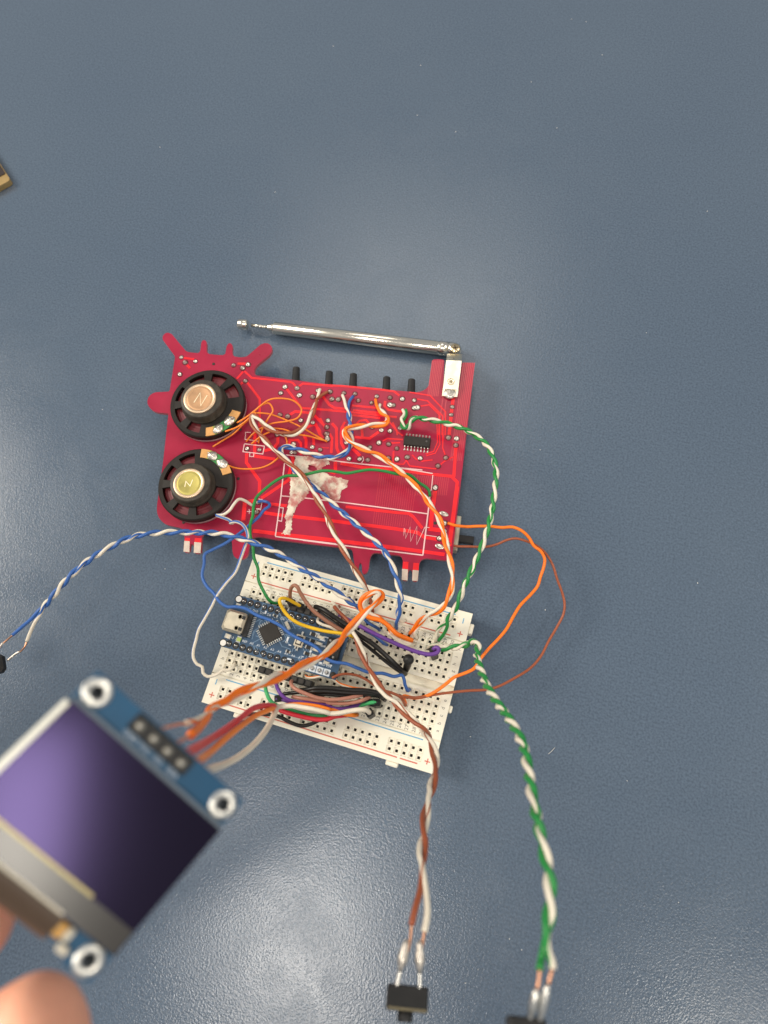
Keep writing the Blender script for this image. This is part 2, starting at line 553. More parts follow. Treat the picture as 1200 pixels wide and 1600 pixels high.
def pair(label, L, cols, pitch, r=0.60, phase=0.0, s0=(None, None), s1=(None, None), tips=(), stripes=(None, None), group='twisted wire pairs', wob_amp=0.5):
    """two insulated strands wound round each other; s0/s1 are loose ends (pixel points) of each strand"""
    C = cat_rom(pts(L), 0.6)
    seg = np.linalg.norm(np.diff(C, axis=0), axis=1)
    s = np.concatenate([[0], np.cumsum(seg)])
    t = thing_at('twisted_wire_pair', label, 'twisted wires', C, group)
    T = np.gradient(C, axis=0)
    T /= np.linalg.norm(T, axis=1)[:, None] + 1e-12
    t0 = np.array([0, 0, 1.0]) if abs(T[0][2]) < 0.9 else np.array([1.0, 0, 0])
    u = np.cross(T[0], t0); u /= np.linalg.norm(u)
    U, Wv = [], []
    for k in range(len(C)):
        u = u - T[k] * (u @ T[k]); u /= np.linalg.norm(u)
        U.append(u); Wv.append(np.cross(T[k], u))
    rnd = random.Random(len(label))
    wob = [rnd.uniform(-wob_amp, wob_amp) for _ in range(40)]
    ends = []
    RR = r if hasattr(r, '__len__') else (r, r)
    for a in range(2):
        Q = []
        for k in range(len(C)):
            ph = phase - 2 * math.pi * s[k] / pitch + math.pi * a + np.interp(s[k], np.linspace(0, s[-1], 40), wob)
            g = sum(RR) / 2 * 1.03
            Q.append(C[k] + g * (math.cos(ph) * U[k] + math.sin(ph) * Wv[k]))
        Q = np.array(Q)
        if s0[a] is not None:
            Q = np.vstack([cat_rom(np.vstack([pts(s0[a]), Q[3:5]]), 0.6)[:-1], Q[4:]])
        if s1[a] is not None:
            Q = np.vstack([Q[:-4], cat_rom(np.vstack([Q[-5:-3], pts(s1[a])]), 0.6)[2:]])
        # light smoothing so that loose ends leave the twist softly
        for _ in range(2):
            Q[1:-1] = 0.25 * Q[:-2] + 0.5 * Q[1:-1] + 0.25 * Q[2:]
        mats = [WM[cols[a]]] + ([WM[stripes[a]]] if stripes[a] else [])
        MB().tube(Q, RR[a], 10, 0, ((0,) if cols[1] == 'brown' else (0, 1), 1) if stripes[a] else None, twist=0.22).build('strand', mats, t)
        ends.append((Q[0], Q[-1]))
    for a, e, P in tips:
        MB().tube(cat_rom(np.vstack([[ends[a][e]], pts(P)]), 0.5), 0.30, 8).build('bare_tip', M_COPPER, t)
    return t, ends


# ================================================================== THE SETTING
m = MB()
NX = 24
m.add([(-1600, -900, 0), (1500, -900, 0), (1500, 1500, 0), (-1600, 1500, 0), (-1600, -900, -25), (1500, -900, -25), (1500, 1500, -25), (-1600, 1500, -25)],
      [(0, 1, 2, 3), (7, 6, 5, 4), (0, 4, 5, 1), (1, 5, 6, 2), (2, 6, 7, 3), (3, 7, 4, 0)])
table = m.build('table_top', M_TABLE)
table['kind'] = 'structure'
table['label'] = 'blue grey laminate table top with a fine pebbled sheen'

# dust and lint on the table
m = MB()
for u, v, k in [(595, 1437, .5), (727, 1536, .45), (1090, 911, .5), (844, 703, .4), (852, 953, .5), (521, 72, .8), (893, 30, .9), (941, 86, .9),
                (830, 128, .7), (712, 206, .7), (652, 180, .7), (870, 200, .7), (916, 34, .6), (657, 102, .6), (258, 889, .35), (735, 1151, .4),
                (796, 1467, .4), (815, 1484, .4), (747, 1515, .35), (1105, 330, .5), (1010, 520, .35), (160, 640, .4), (980, 1220, .35), (1060, 1410, .35), (430, 300, .5), (250, 230, .5)]:
    p = at(u, v, 0.12)
    a = random.random() * 3
    k = min(k, .5)
    m.box(p, (0.9 * k, 0.5 * k, 0.2), a)
o = m.build('dust', M_DUST)
o['kind'] = 'stuff'
o['label'] = 'pale specks of dust scattered on the blue grey table'
a_, b_ = at(857, 1178, .15), at(867, 1168, .15)
Pl = cat_rom([a_, (a_ + b_) / 2 + np.array([.15, .1, .1]), b_], .4)
t = thing_at('lint_fibre', 'short pale lint fibre lying on the table right of the green and white pair', 'lint', Pl)
MB().tube(Pl, 0.09, 6).build('fibre', M_DUST, t)

# ================================================================== RED RADIO BOARD
ZB = 10.0                      # height of its upper (soldered) face
c1, c2, c3, c4 = crop(220, 480, 4), crop(480, 480, 4), crop(220, 680, 4), crop(480, 680, 4)
e0, e1, e2, e3 = crop(250, 550, 7.5), crop(360, 560, 7.5), crop(500, 560, 7.5), crop(620, 560, 7.5)
e4, e5, e6, e7, e8 = crop(360, 660, 7.5), crop(500, 660, 7.5), crop(620, 660, 7.5), crop(360, 760, 7.5), crop(620, 760, 7.5)
g1 = crop(420, 690, 8.571)


def xy(p, z=ZB):
    return tuple(at(p[0], p[1], z)[:2])


def chaikin(P, n=1):
    for _ in range(n):
        Q = []
        for i in range(len(P)):
            a, b = np.array(P[i]), np.array(P[(i + 1) % len(P)])
            if np.linalg.norm(b - a) > 6:          # long straight edges keep their ends
                d = (b - a) / np.linalg.norm(b - a)
                Q += [a + d * 0.5, b - d * 0.5]
            else:
                Q += [a * .75 + b * .25, a * .25 + b * .75]
        P = Q
    return P


radio = Thing('radio_board', 'red radio kit circuit board lying face down with two black speakers and a chrome antenna', 'circuit board', (*at(490, 710, 0)[:2], 0))
OUT = [c1(*p) for p in [(135, 200), (140, 172), (165, 157), (192, 166), (285, 278), (330, 285), (366, 287), (374, 262), (378, 215), (395, 203), (412, 215), (410, 265), (414, 290), (470, 298),
                        (526, 300), (532, 270), (538, 238), (555, 221), (575, 238), (570, 280), (578, 307), (620, 314), (660, 310), (750, 232), (785, 222), (815, 238), (823, 268), (805, 298), (722, 365), (708, 392), (714, 425), (1180, 483)]]
OUT += [c2(*p) for p in [(460, 512), (690, 532), (735, 518), (758, 492), (768, 470), (782, 327), (818, 324), (858, 328), (852, 460), (950, 470), (966, 345), (1000, 346), (1048, 350)]]
OUT += [c4(*p) for p in [(906, 758), (870, 783), (740, 768), (712, 778), (700, 800), (691, 913), (654, 911), (658, 842), (632, 838), (628, 909), (590, 905), (598, 780), (586, 752), (420, 733), (400, 745), (389, 780), (384, 838), (368, 863), (343, 868),
                         (342, 810), (333, 796), (324, 806), (318, 852), (302, 830), (292, 790), (284, 722), (270, 708)]]
OUT += [c3(*p) for p in [(830, 650), (745, 633), (702, 637), (686, 655), (676, 705), (670, 745), (648, 771), (615, 775), (585, 763), (572, 730), (570, 660), (556, 624), (500, 610), (420, 598), (394, 606), (382, 630), (376, 739),
                         (330, 737), (333, 682), (308, 679), (306, 734), (265, 729), (274, 640), (270, 602), (254, 578), (200, 569), (150, 555), (115, 522), (100, 482), (101, 440)]]
OUT += [c1(*p) for p in [(140, 960), (173, 664), (150, 662), (90, 655), (55, 630), (38, 595), (50, 555), (85, 532), (180, 527), (215, 308)]]
poly = [xy(p) for p in OUT]
m = MB().prism(chaikin(poly, 1), ZB - 1.6, ZB, 0, 1)
board = m.build('board_panel', [M_BOARD, M_BOARDEDGE], radio)


TN = [0]


def trace(P, wpx, z1=0.05, matl=None, name='trace'):
    TN[0] += 1
    z1 += TN[0] * 0.0009
    Q = [xy(p) for p in P]
    MB().ribbon(Q, wpx / 4.15, ZB - 0.02, ZB + z1).build(name, matl or M_TRACE, radio)


TR = [(e1, 3.2, [(165, 150), (250, 228), (700, 275), (735, 290), (765, 325)]), (e1, 3.4, [(800, 330), (850, 295), (1200, 325)]),
      (e2, 3.4, [(0, 312), (240, 322), (700, 364), (870, 388), (930, 435)]), (e1, 3.4, [(75, 240), (150, 155)]), (e1, 4, [(190, 272), (345, 475), (342, 800)]),
      (e1, 4, [(120, 300), (175, 265)]), (e4, 5, [(290, 40), (283, 395), (525, 432)]), (e1, 3.8, [(660, 358), (835, 582), (1190, 606)]),
      (e2, 3.8, [(0, 598), (290, 624), (640, 660), (900, 690)]), (e2, 4.4, [(30, 440), (110, 545), (170, 580), (290, 592)]),
      (e2, 3.6, [(375, 552), (660, 580)]), (e2, 3.4, [(385, 606), (700, 640)]), (e2, 3.8, [(380, 665), (705, 700)]),
      (e2, 4, [(765, 500), (755, 560), (800, 602), (965, 625)]), (e1, 4.6, [(690, 665), (760, 622), (960, 642), (1110, 795)]),
      (e1, 4.6, [(880, 815), (990, 768), (1048, 850), (1052, 900)]), (e4, 4.6, [(1000, 20), (1045, 130), (1085, 190)]),
      (e4, 5, [(556, 150), (556, 240), (500, 310), (395, 332)]), (e4, 5.2, [(192, 360), (188, 470), (345, 690), (338, 830)]),
      (e4, 5.4, [(365, 890), (690, 670), (690, 600), (738, 440), (716, 385)]), (e4, 4.2, [(690, 290), (692, 208), (790, 206), (826, 245), (828, 380)]),
      (e4, 4.8, [(852, 140), (888, 200), (886, 300)]), (e4, 4.6, [(975, 180), (978, 270)]), (e4, 1.2, [(1010, 340), (1050, 295), (1150, 302)]),
      (e5, 4.6, [(140, 10), (193, 70), (196, 300), (225, 372)]), (e5, 4.2, [(112, 132), (142, 185), (132, 360)]), (e5, 4.4, [(275, 40), (248, 120), (250, 240), (285, 312)]),
      (e5, 4.6, [(405, 172), (580, 188), (688, 112)]), (e5, 4.4, [(490, 70), (498, 180)]), (e5, 5, [(385, 310), (470, 392)]), (e5, 1.2, [(0, 298), (108, 300)]),
      (e2, 4, [(0, 702), (62, 815)]), (e2, 3.6, [(292, 745), (252, 815), (250, 900)]), (e2, 3.4, [(432, 765), (462, 732), (540, 722), (600, 790)]), (e2, 2.6, [(800, 730), (900, 845), (905, 900)]),
      (e5, 2.6, [(735, 218), (790, 190), (972, 202)]), (e5, 2.4, [(832, 243), (940, 238)]), (e5, 2.8, [(862, 340), (858, 480), (940, 492)]), (e5, 2.6, [(852, 0), (900, 108), (972, 158)]),
      (e5, 5.5, [(240, 480), (520, 532), (830, 548), (1180, 590)]), (e6, 5, [(230, 590), (640, 632), (708, 700), (690, 900)]), (e6, 5, [(692, 290), (668, 640)]),
      (e8, 6.4, [(708, 0), (690, 130), (615, 700)]), (e8, 6.4, [(452, 40), (408, 350), (395, 500), (560, 520)]), (e8, 4.4, [(-600, 240), (0, 308), (140, 318), (190, 352), (300, 490)]), (e8, 5.4, [(0, 500), (240, 540), (330, 598), (490, 622)]),
      (e8, 5.4, [(0, 722), (560, 798)]), (e7, 6.4, [(290, 168), (170, 185), (152, 400)]), (e7, 5, [(455, 205), (660, 228)]), (e7, 5.4, [(395, 308), (560, 334), (1200, 405), (1955, 500)]),
      (e7, 6.0, [(262, 520), (700, 575), (1200, 630), (1955, 722)]), (e5, 5.6, [(180, 460), (182, 600)]), (e1, 4, [(85, 62), (190, 64)]), (e0, 3.4, [(270, 68), (400, 84)]), (e0, 4, [(318, 152), (352, 190)]),
      (e3, 2.2, [(150, 398), (390, 436), (572, 628), (566, 900)]), (e3, 2.2, [(240, 478), (360, 498), (536, 672), (530, 900)]), (e3, 2.2, [(280, 560), (380, 545), (498, 660), (492, 900)]),
      (e3, 5.2, [(662, 460), (640, 640), (612, 900)]), (e6, 1.8, [(470, 0), (478, 230), (432, 340), (340, 372)]), (e6, 1.8, [(500, 0), (505, 260), (450, 362), (345, 392)]), (e6, 2, [(545, 0), (538, 300), (566, 380)]),
      (e6, 2, [(110, 440), (150, 510), (450, 545), (560, 455), (660, 405)]), (e6, 2, [(180, 380), (220, 428), (300, 455), (420, 440)]), (e6, 2, [(0, 490), (80, 490), (112, 445)]),
      (e5, 4, [(60, 560), (180, 600)])]
for cr, w, P in TR:
    trace([cr(*p) for p in P], w)

# fine parallel hatch lines of the ground copper, at the antenna end and across the battery area
m = MB()
rd = np.array([-115.0, 850.0])


def hatch(cr, starts, length, w):
    for x, y in starts:
        a = cr(x, y)
        b = cr(x + rd[0] / 850 * length, y + length)
        m.ribbon([xy(a), xy(b)], w / 4.15, ZB - 0.02, ZB + 0.035)


hatch(e3, [(418 + 20 * i, 25) for i in range(7)], 420, 1.5)
hatch(e3, [(785 + 21 * i, 50) for i in range(7)], 1150, 1.6)
hatch(e3, [(540, 460), (580, 480)], 330, 1.5)
hatch(e6, [(250 + 24 * i, 625) for i in range(16)], 230, 1.4)
hatch(e5, [(700 + 26 * i, 600) for i in range(18)], 620, 0.9)
o = m.build('hatch_lines', M_HATCH, radio)
o['kind'] = 'stuff'

# printed outlines (battery box, pads, spring sign, plus signs)
SK = [(g1, 1.5, [(232, 178), (370, 196), (640, 232), (960, 268), (1200, 295)]), (e5, 1.8, [(240, 462), (520, 492), (800, 520), (1200, 560)]), (e6, 1.6, [(30, 535), (420, 600)]),
      (g1, 1.9, [(210, 290), (165, 720), (88, 1270)]), (g1, 2.0, [(88, 1272), (900, 1372)]), (e8, 1.9, [(-1100, 632), (-300, 735), (0, 770), (305, 808)]),
      (e8, 2.0, [(305, 808), (372, 260), (395, 40)]), (e6, 1.4, [(405, 800), (422, 620)]), (g1, 1.6, [(165, 728), (285, 738)]), (e8, 1.8, [(-1090, 135), (-560, 198), (0, 272), (355, 322)]),
      (g1, 1.5, [(148, 885), (195, 890), (172, 1068), (122, 1058)]), (e8, 1.0, [(88, 490), (80, 580), (103, 500), (103, 610), (156, 478), (163, 645), (236, 468), (234, 682), (330, 478), (382, 484)]),
      (e4, 1.4, [(165, 252), (400, 280), (380, 372), (148, 345), (165, 252)]), (e4, 1.2, [(240, 118), (180, 118), (172, 200), (340, 222)]), (e4, 1.2, [(230, 360), (225, 400), (272, 402), (276, 368)]),
      (e7, 1.0, [(195, 295), (248, 295)]), (e7, 1.0, [(222, 268), (222, 322)]), (e7, 1.2, [(330, 150), (375, 155), (355, 275), (305, 265)]), (e7, 1.0, [(305, 262), (348, 262)]),
      (e5, 1.2, [(500, 400), (512, 440), (488, 475)]), (e4, 1.2, [(660, 385), (880, 405)]), (e8, 1.0, [(340, 572), (470, 592)])]
for kk, (cr, w, P) in enumerate(SK):
    Q = [xy(cr(*p)) for p in P]
    MB().ribbon(Q, w / 4.15, ZB + 0.0, ZB + 0.14 + kk * .001).build('printed_outline', M_SILK, radio)

# solder joints
SJ = ([e0(*p) for p in [(250, 62), (415, 110), (295, 122), (232, 262), (862, 155), (1032, 148), (968, 188), (1000, 340)]] +
      [e1(*p) for p in [(640, 335), (780, 348), (590, 405), (808, 432), (1025, 375), (965, 450), (1165, 385), (580, 662), (672, 680), (825, 728), (965, 752), (1142, 728), (1130, 805), (1190, 470)]] +
      [e2(*p) for p in [(120, 390), (280, 405), (410, 415), (140, 478), (215, 480), (450, 495), (665, 445), (605, 520), (820, 460), (820, 545), (965, 475), (1105, 490), (1140, 575), (90, 730), (80, 805), (75, 885), (720, 840), (820, 850), (610, 800), (940, 810), (860, 548)]] +
      [e3(*p) for p in [(650, 568), (638, 660), (205, 580)]] +
      [e4(*p) for p in [(198, 308), (340, 320), (550, 140), (740, 255), (715, 350), (755, 355), (960, 290), (1130, 135), (1135, 185), (1052, 320)]] +
      [e5(*p) for p in [(85, 55), (75, 135), (90, 195), (310, 240), (583, 292), (690, 240), (805, 255), (900, 305), (340, 425), (465, 430), (560, 440), (800, 420), (902, 430), (1022, 408), (1175, 420), (612, 55), (940, 62)]] +
      [e6(*p) for p in [(605, 178), (700, 190), (692, 268), (575, 415), (482, 510), (452, 760), (270, 420)]] +
      [e7(*p) for p in [(318, 188), (305, 300), (345, 180)]] +
      [e8(*p) for p in [(498, 610), (560, 430), (555, 520), (450, 18)]])
m = MB().lathe((0, 0, 0), [(1.02, 0), (0.98, 0.16), (0.80, 0.42), (0.48, 0.66), (0.30, 0.95), (0.22, 1.02), (0.0, 1.02)], 12)
sj = m.build('solder_joint', M_SOLDER, None, (0, 0, 0))
m = MB().lathe((0, 0, 0), [(1.02, 0), (0.98, 0.16), (0.78, 0.36), (0.55, 0.40), (0.32, 0.14), (0.0, 0.10)], 12)
sj2 = m.build('solder_joint', M_SOLDER, None, (0, 0, 0))
rg = MB().lathe((0, 0, 0), [(1.28, -.1), (1.28, 0.05), (0, 0.05)], 14).build('flux_ring', M_FLUX, None, (0, 0, 0))
rnd = random.Random(3)
for p in SJ:
    P3 = at(p[0], p[1], ZB + 0.1)
    k = rnd.uniform(0.76, 1.0)
    o = put_copy(sj if rnd.random() < .55 else sj2, radio, P3, rnd.random() * 6, (k * rnd.uniform(.85, 1.1), k * rnd.uniform(.85, 1.1), k * rnd.uniform(.7, 1.2)))
    r_ = rg.copy()
    COL.objects.link(r_)
    r_.parent = radio.o
    r_.location = o.location + Vector((0, 0, -0.00001))
    r_.scale = (k * .98, k * .98, k)
for cr, p, sx, sy in [(e8, (552, 322), 1.75, .95), (e8, (500, 705), 1.75, 1.0)]:
    o = put_copy(sj2, radio, at(*cr(*p), ZB), -0.1, (sx, sy, .9))
    o['label'] = 'wide oval solder joint of the slide switch'
for x in (sj, sj2, rg):
    bpy.data.objects.remove(x)

# drilled holes (dark) beside the speakers
for cr, p in [(e4, (115, 85)), (e4, (92, 660)), (c3, (268, 545)), (e8, (450, 430)), (e0, (628, 140))]:
    MB().lathe(at(*cr(*p), ZB), [(0.62, 0), (0.62, 0.05), (0, 0.05)], 14).build('drilled_hole', M_BBPIT, radio)

# tinned edge contacts on the tabs
for P in [[c4(593, 835), c4(630, 839), c4(627, 908), c4(591, 904)], [c4(659, 842), c4(697, 846), (c4(690, 911)), c4(656, 909)],
          [c3(272, 660), c3(306, 663), c3(304, 732), c3(267, 727)], [c3(334, 668), c3(378, 672), c3(373, 737), c3(331, 735)]]:
    MB().prism([xy(p) for p in P], ZB - 1.0, ZB + 0.08).build('edge_contact', M_TIN, radio)
for P in [[c4(600, 790), c4(634, 792), c4(630, 838), c4(595, 834)], [c4(664, 797), c4(699, 800), c4(697, 845), c4(660, 841)],
          [c3(280, 640), c3(308, 643), c3(306, 662), c3(273, 659)], [c3(338, 643), c3(380, 645), c3(378, 671), c3(335, 667)]]:
    MB().prism([xy(p) for p in P], ZB - 0.02, ZB + 0.06).build('trace', M_TRACE, radio)

# dried glue smear: lumpy sheet with a ragged outline
GP = [g1(*p) for p in [(370, 196), (540, 200), (650, 222), (800, 262), (818, 295), (720, 345), (695, 385), (760, 420), (835, 465), (920, 478), (1000, 505), (1058, 520), (1048, 615), (968, 660), (958, 720), (928, 805), (880, 800),
                       (800, 730), (720, 645), (660, 640), (560, 640), (520, 705), (468, 775), (410, 830), (360, 890), (322, 990), (302, 1130), (302, 1185), (280, 1248), (175, 1238), (222, 1165), (232, 1060), (212, 1025), (240, 940), (270, 800), (288, 650), (285, 480), (330, 420), (338, 290)]]
gp = np.array([xy(p) for p in GP])


def inside(P, x, y):
    c = False
    j = len(P) - 1
    for i in range(len(P)):
        if (P[i][1] > y) != (P[j][1] > y) and x < (P[j][0] - P[i][0]) * (y - P[i][1]) / (P[j][1] - P[i][1]) + P[i][0]:
            c = not c
        j = i
    return c


def edge_dist(P, x, y):
    a = P; b = np.roll(P, -1, axis=0)
    d = b - a
    t = np.clip(((np.array([x, y]) - a) * d).sum(1) / (d * d).sum(1), 0, 1)
    return np.sqrt(((a + d * t[:, None] - np.array([x, y])) ** 2).sum(1)).min()


from mathutils import noise as mnoise
st = 0.33
x0, y0 = gp.min(0) - 1
nx, ny = int((gp[:, 0].max() - x0 + 1) / st), int((gp[:, 1].max() - y0 + 1) / st)
idx, V, fs = {}, [], []
for i in range(nx):
    for j in range(ny):
        x, y = x0 + i * st, y0 + j * st
        ed = edge_dist(gp, x, y)
        ins = inside(gp, x, y)
        wob = 0.35 * mnoise.noise(Vector((x * 1.1, y * 1.1, 0)))
        s_ = (ed if ins else -ed) + wob
        if s_ > -0.25:
            if inside(np.array([xy(g1(*p)) for p in [(545, 330), (600, 340), (650, 375), (600, 400), (535, 385)]]), x, y):
                continue
            h = 0.85 * (1 - math.exp(-max(0, s_) * 1.3)) * (0.75 + 0.75 * mnoise.noise(Vector((x * .55, y * .55, 3))) + 0.35 * mnoise.noise(Vector((x * 2.2, y * 2.2, 9))))
            idx[i, j] = len(V)
            V.append((x, y, ZB + 0.1 + max(0.0, h)))
for (i, j) in list(idx):
    q = [(i, j), (i + 1, j), (i + 1, j + 1), (i, j + 1)]
    if all(k in idx for k in q):
        fs.append([idx[k] for k in q])
MB().add(V, fs, 0, True).build('glue_smear', M_GLUE, radio)

# chip with its legs
ca, cb, cc, cd = [at(*e6(*p), ZB + 1.9) for p in [(88, 148), (395, 182), (388, 288), (76, 255)]]
cen = (ca + cb + cc + cd) / 4
ux = (cb - ca + cc - cd); ux[2] = 0; lx = np.linalg.norm(ux) / 2; ux /= np.linalg.norm(ux)
uy = np.cross([0, 0, 1], ux)
ly = abs((ca - cd) @ uy)
AX = np.array([ux, uy, [0, 0, 1]])
body = MB().box(cen - [0, 0, .95], (lx, ly, 1.7), axes=AX, bev=0.18).build('chip', M_CHIP, radio)
sb = Sub(body)
MB().lathe(cen + ux * lx * .36 + uy * ly * .1 - [0, 0, .1], [(0.42, 0), (0.42, .03), (0, .02)], 14).build('index_dot', mat('dimple_grey', (.09, .085, .08), .5), sb)
for k in range(8):
    for sg in (-1, 1):
        q = cen + ux * (k - 3.5) * lx / 8.0 + uy * sg * ly / 2
        path = [q + [0, 0, -1.0], q + uy * sg * .35 + [0, 0, -1.0], q + uy * sg * .55 + [0, 0, -1.3], q + uy * sg * .75 + [0, 0, -1.75], q + uy * sg * 1.5 + [0, 0, -1.78]]
        MB().tube(cat_rom(path, .25), .27, 6).build('chip_leg', M_PAD, sb)
        MB().lathe(q + uy * sg * 1.35 + [0, 0, -1.9], [(0.42, 0), (.36, .16), (.15, .28), (0, .3)], 10).build('solder_fillet', M_SOLDER, sb)

# five push shafts sticking out beyond the upper edge, with their switch bodies under the board
for (cr, a, b) in [(c1, (945, 1000), 380), (c1, (1152, 1206), 405), (c2, (262, 318), 420), (c2, (470, 525), 440), (c2, (624, 683), 454)]:
    u0, v0 = cr((a[0] + a[1]) / 2, b)
    u1, v1 = cr((a[0] + a[1]) / 2 - 4, b + 78)
    p, q = at(u0, v0, 5.2), at(u1, v1, 5.2)
    d = (q - p) / np.linalg.norm(q - p)
    L = np.linalg.norm(q - p)
    sh = MB().lathe(p, [(1.25, 0), (1.45, .15), (1.62, L), (1.62, L + 2.5)], 18, axis=d, smooth=False).build('button_shaft', M_BLACK, radio)
    MB().box(p + d * (L + 5.0), (6.4, 6.4, 6.2), math.atan2(d[1], d[0]), bev=.3).build('switch_body', M_BLACK, Sub(sh))

# slide switch on the right edge
a, b, c_, d_ = [at(*e8(*p), 7.4) for p in [(705, 342), (765, 345), (718, 752), (650, 745)]]
ce = (a + b + c_ + d_) / 4
uy_ = (a + b - c_ - d_); ly_ = np.linalg.norm(uy_) / 2; uy_ /= np.linalg.norm(uy_)
ux_ = np.cross(uy_, [0, 0, 1])
sw = MB().box(ce - ux_ * 1.8 + [0, 0, -2.3], (5.2, ly_, 4.6), axes=np.array([ux_, uy_, [0, 0, 1]]), bev=.25).build('slide_switch', M_USB, radio)
kn = [at(*e8(*p), 6) for p in [(750, 570), (905, 590), (905, 660), (745, 655)]]
kc = sum(kn) / 4
MB().box(kc - ux_ * .4 + [0, 0, -1.2], (np.linalg.norm(kn[1] - kn[0]) + .8, np.linalg.norm(kn[1] - kn[2]) + .5, 2.4), axes=np.array([ux_, uy_, [0, 0, 1]]), bev=.2).build('slider_knob', M_BLACK, Sub(sw))


# ------------------------------------------------------------------ speakers (parts of the radio board)
def speaker(cu, cv, rpx, capu, capv, capm, capr_px, strip_a, offs, lab, ang0):
    z0 = ZB + 3.2                                   # underside of the rim above the board
    zr = ZB + 5.2                                   # back of the basket
    c = at(cu, cv, zr)
    Ro = np.linalg.norm(at(cu + rpx, cv, zr) - c)
    cap = at(capu, capv, zr + 5.2)
    n = 96
    # basket: flat ring with windows, bent down at the rim
    B = MB()
    wins = 8
    ri0, ri1 = Ro * .56, Ro * .875
    half = math.radians(15.5)
    def P(r, a, z):
        return (c[0] + r * math.cos(a), c[1] + r * math.sin(a), z)
    for k in range(n):
        a0, a1 = 2 * math.pi * k / n, 2 * math.pi * (k + 1) / n
        am = (a0 + a1) / 2
        # window test
        q = ((am - ang0) % (2 * math.pi / wins)) - math.pi / wins
        solid = abs(q) > half or strip_a is not None and abs(((am - strip_a + math.pi) % (2 * math.pi)) - math.pi) < math.radians(46)
        rings = [(Ro, z0 - 1.0), (Ro, zr - .45), (Ro - .45, zr), (ri1, zr), (ri0, zr + .5), (Ro * .50, zr + .6), (Ro * .50, z0)]
        for j in range(len(rings) - 1):
            (r0, h0), (r1, h1) = rings[j], rings[j + 1]
            if j == 3 and not solid:
                # inner walls of the window
                B.add([P(r0, a0, h0), P(r0, a1, h0), P(r0, a1, h0 - 1.3), P(r0, a0, h0 - 1.3)], [(0, 1, 2, 3)])
                B.add([P(r1, a0, h1), P(r1, a1, h1), P(r1, a1, h1 - 1.3), P(r1, a0, h1 - 1.3)], [(3, 2, 1, 0)])
                for (ax, sgn) in ((a0, -1), (a1, 1)):
                    amn = am + sgn * 2 * math.pi / n
                    qn = ((amn - ang0) % (2 * math.pi / wins)) - math.pi / wins
                    if abs(qn) > half or strip_a is not None and abs(((amn - strip_a + math.pi) % (2 * math.pi)) - math.pi) < math.radians(46):
                        B.add([P(r0, ax, h0), P(r1, ax, h1), P(r1, ax, h1 - 1.3), P(r0, ax, h0 - 1.3)], [(0, 1, 2, 3)])
                continue
            B.add([P(r0, a0, h0), P(r0, a1, h0), P(r1, a1, h1), P(r1, a0, h1)], [(0, 1, 2, 3)])
    bas = B.build('speaker', M_BASKET, radio)
    bas['label'] = lab
    s = Sub(bas)
    # cone seen through the windows: ridged, dark red
    prof = [(Ro * .95, z0 - .6), (Ro * .86, z0 - .2), (Ro * .83, z0 + .45), (Ro * .80, z0 - .05), (Ro * .765, z0 + .5), (Ro * .73, z0 + .05), (Ro * .69, z0 + .65), (Ro * .65, z0 + .3), (Ro * .55, z0 + 1.0), (Ro * .4, z0 + 1.2)]
    MB().lathe((c[0], c[1], 0), prof, 64).build('cone', M_CONE, s)
    MB().lathe((c[0], c[1], 0), [(Ro * .985, ZB + .1), (Ro * .985, z0 - 1.05), (Ro * .9, z0 - 1.05), (Ro * .9, ZB + .1)], 64).build('front_rim', M_GASKET, s)
    # magnet pot and cap
    rc = np.linalg.norm(at(capu + capr_px, capv, zr + 5.2) - cap)
    mc = np.array([c[0] * .35 + cap[0] * .65, c[1] * .35 + cap[1] * .65])
    MB().lathe((mc[0], mc[1], 0), [(rc + 2.5, zr + .3), (rc + 2.5, zr + 1.2), (rc + 2.3, zr + 1.6), (rc + 2.2, zr + 1.75), (rc + 1.95, zr + 3.3), (rc + 1.7, zr + 4.6), (rc + 1.35, zr + 4.85), (0, zr + 4.85)], 56).build('magnet', M_MAGNET, s)
    MB().lathe((cap[0], cap[1], 0), [(rc, zr + 4.7), (rc, zr + 5.2), (rc - .35, zr + 5.5), (rc - .9, zr + 5.42), (rc - 1.15, zr + 5.28), (rc - 1.5, zr + 5.28), (rc - 1.75, zr + 5.38), (rc - 2.1, zr + 5.3), (0, zr + 5.28)], 56, mis=[1, 1, 1, 1, 0, 0, 0, 0]).build('magnet_cap', [capm, M_RIM], s)
    # scratched N sign on the cap
    zt = zr + 5.28
    N = [at(*p, zt)[:2] for p in offs]
    MB().ribbon(N, .34, zt - .02, zt + .06).build('scratched_letter', M_SCRATCH, s)
    # soldering strip: curved laminate with two tinned pads
    A = strip_a
    def arc(r0, r1, a0, a1, z, h, name, mt, k=10):
        Q = [(c[0] + r1 * math.cos(q), c[1] + r1 * math.sin(q)) for q in np.linspace(a0, a1, k)]
        Q += [(c[0] + r0 * math.cos(q), c[1] + r0 * math.sin(q)) for q in np.linspace(a1, a0, k)]
        MB().prism(Q, z, z + h).build(name, mt, s)
    w = math.radians
    ri, ro = Ro * .74, Ro * .98
    arc(ri, ro, A - w(34), A - w(20), zr, .45, 'laminate_end', M_PHENOL)
    arc(ri, ro, A - w(20), A - w(13), zr, .46, 'mask_band', M_LIME)
    arc(ri, ro, A - w(13), A + w(13), zr, .44, 'mask_band', M_GREENM)
    arc(ri, ro, A + w(13), A + w(20), zr, .46, 'mask_band', M_LIME)
    arc(ri, ro, A + w(20), A + w(34), zr, .45, 'laminate_end', M_PHENOL)
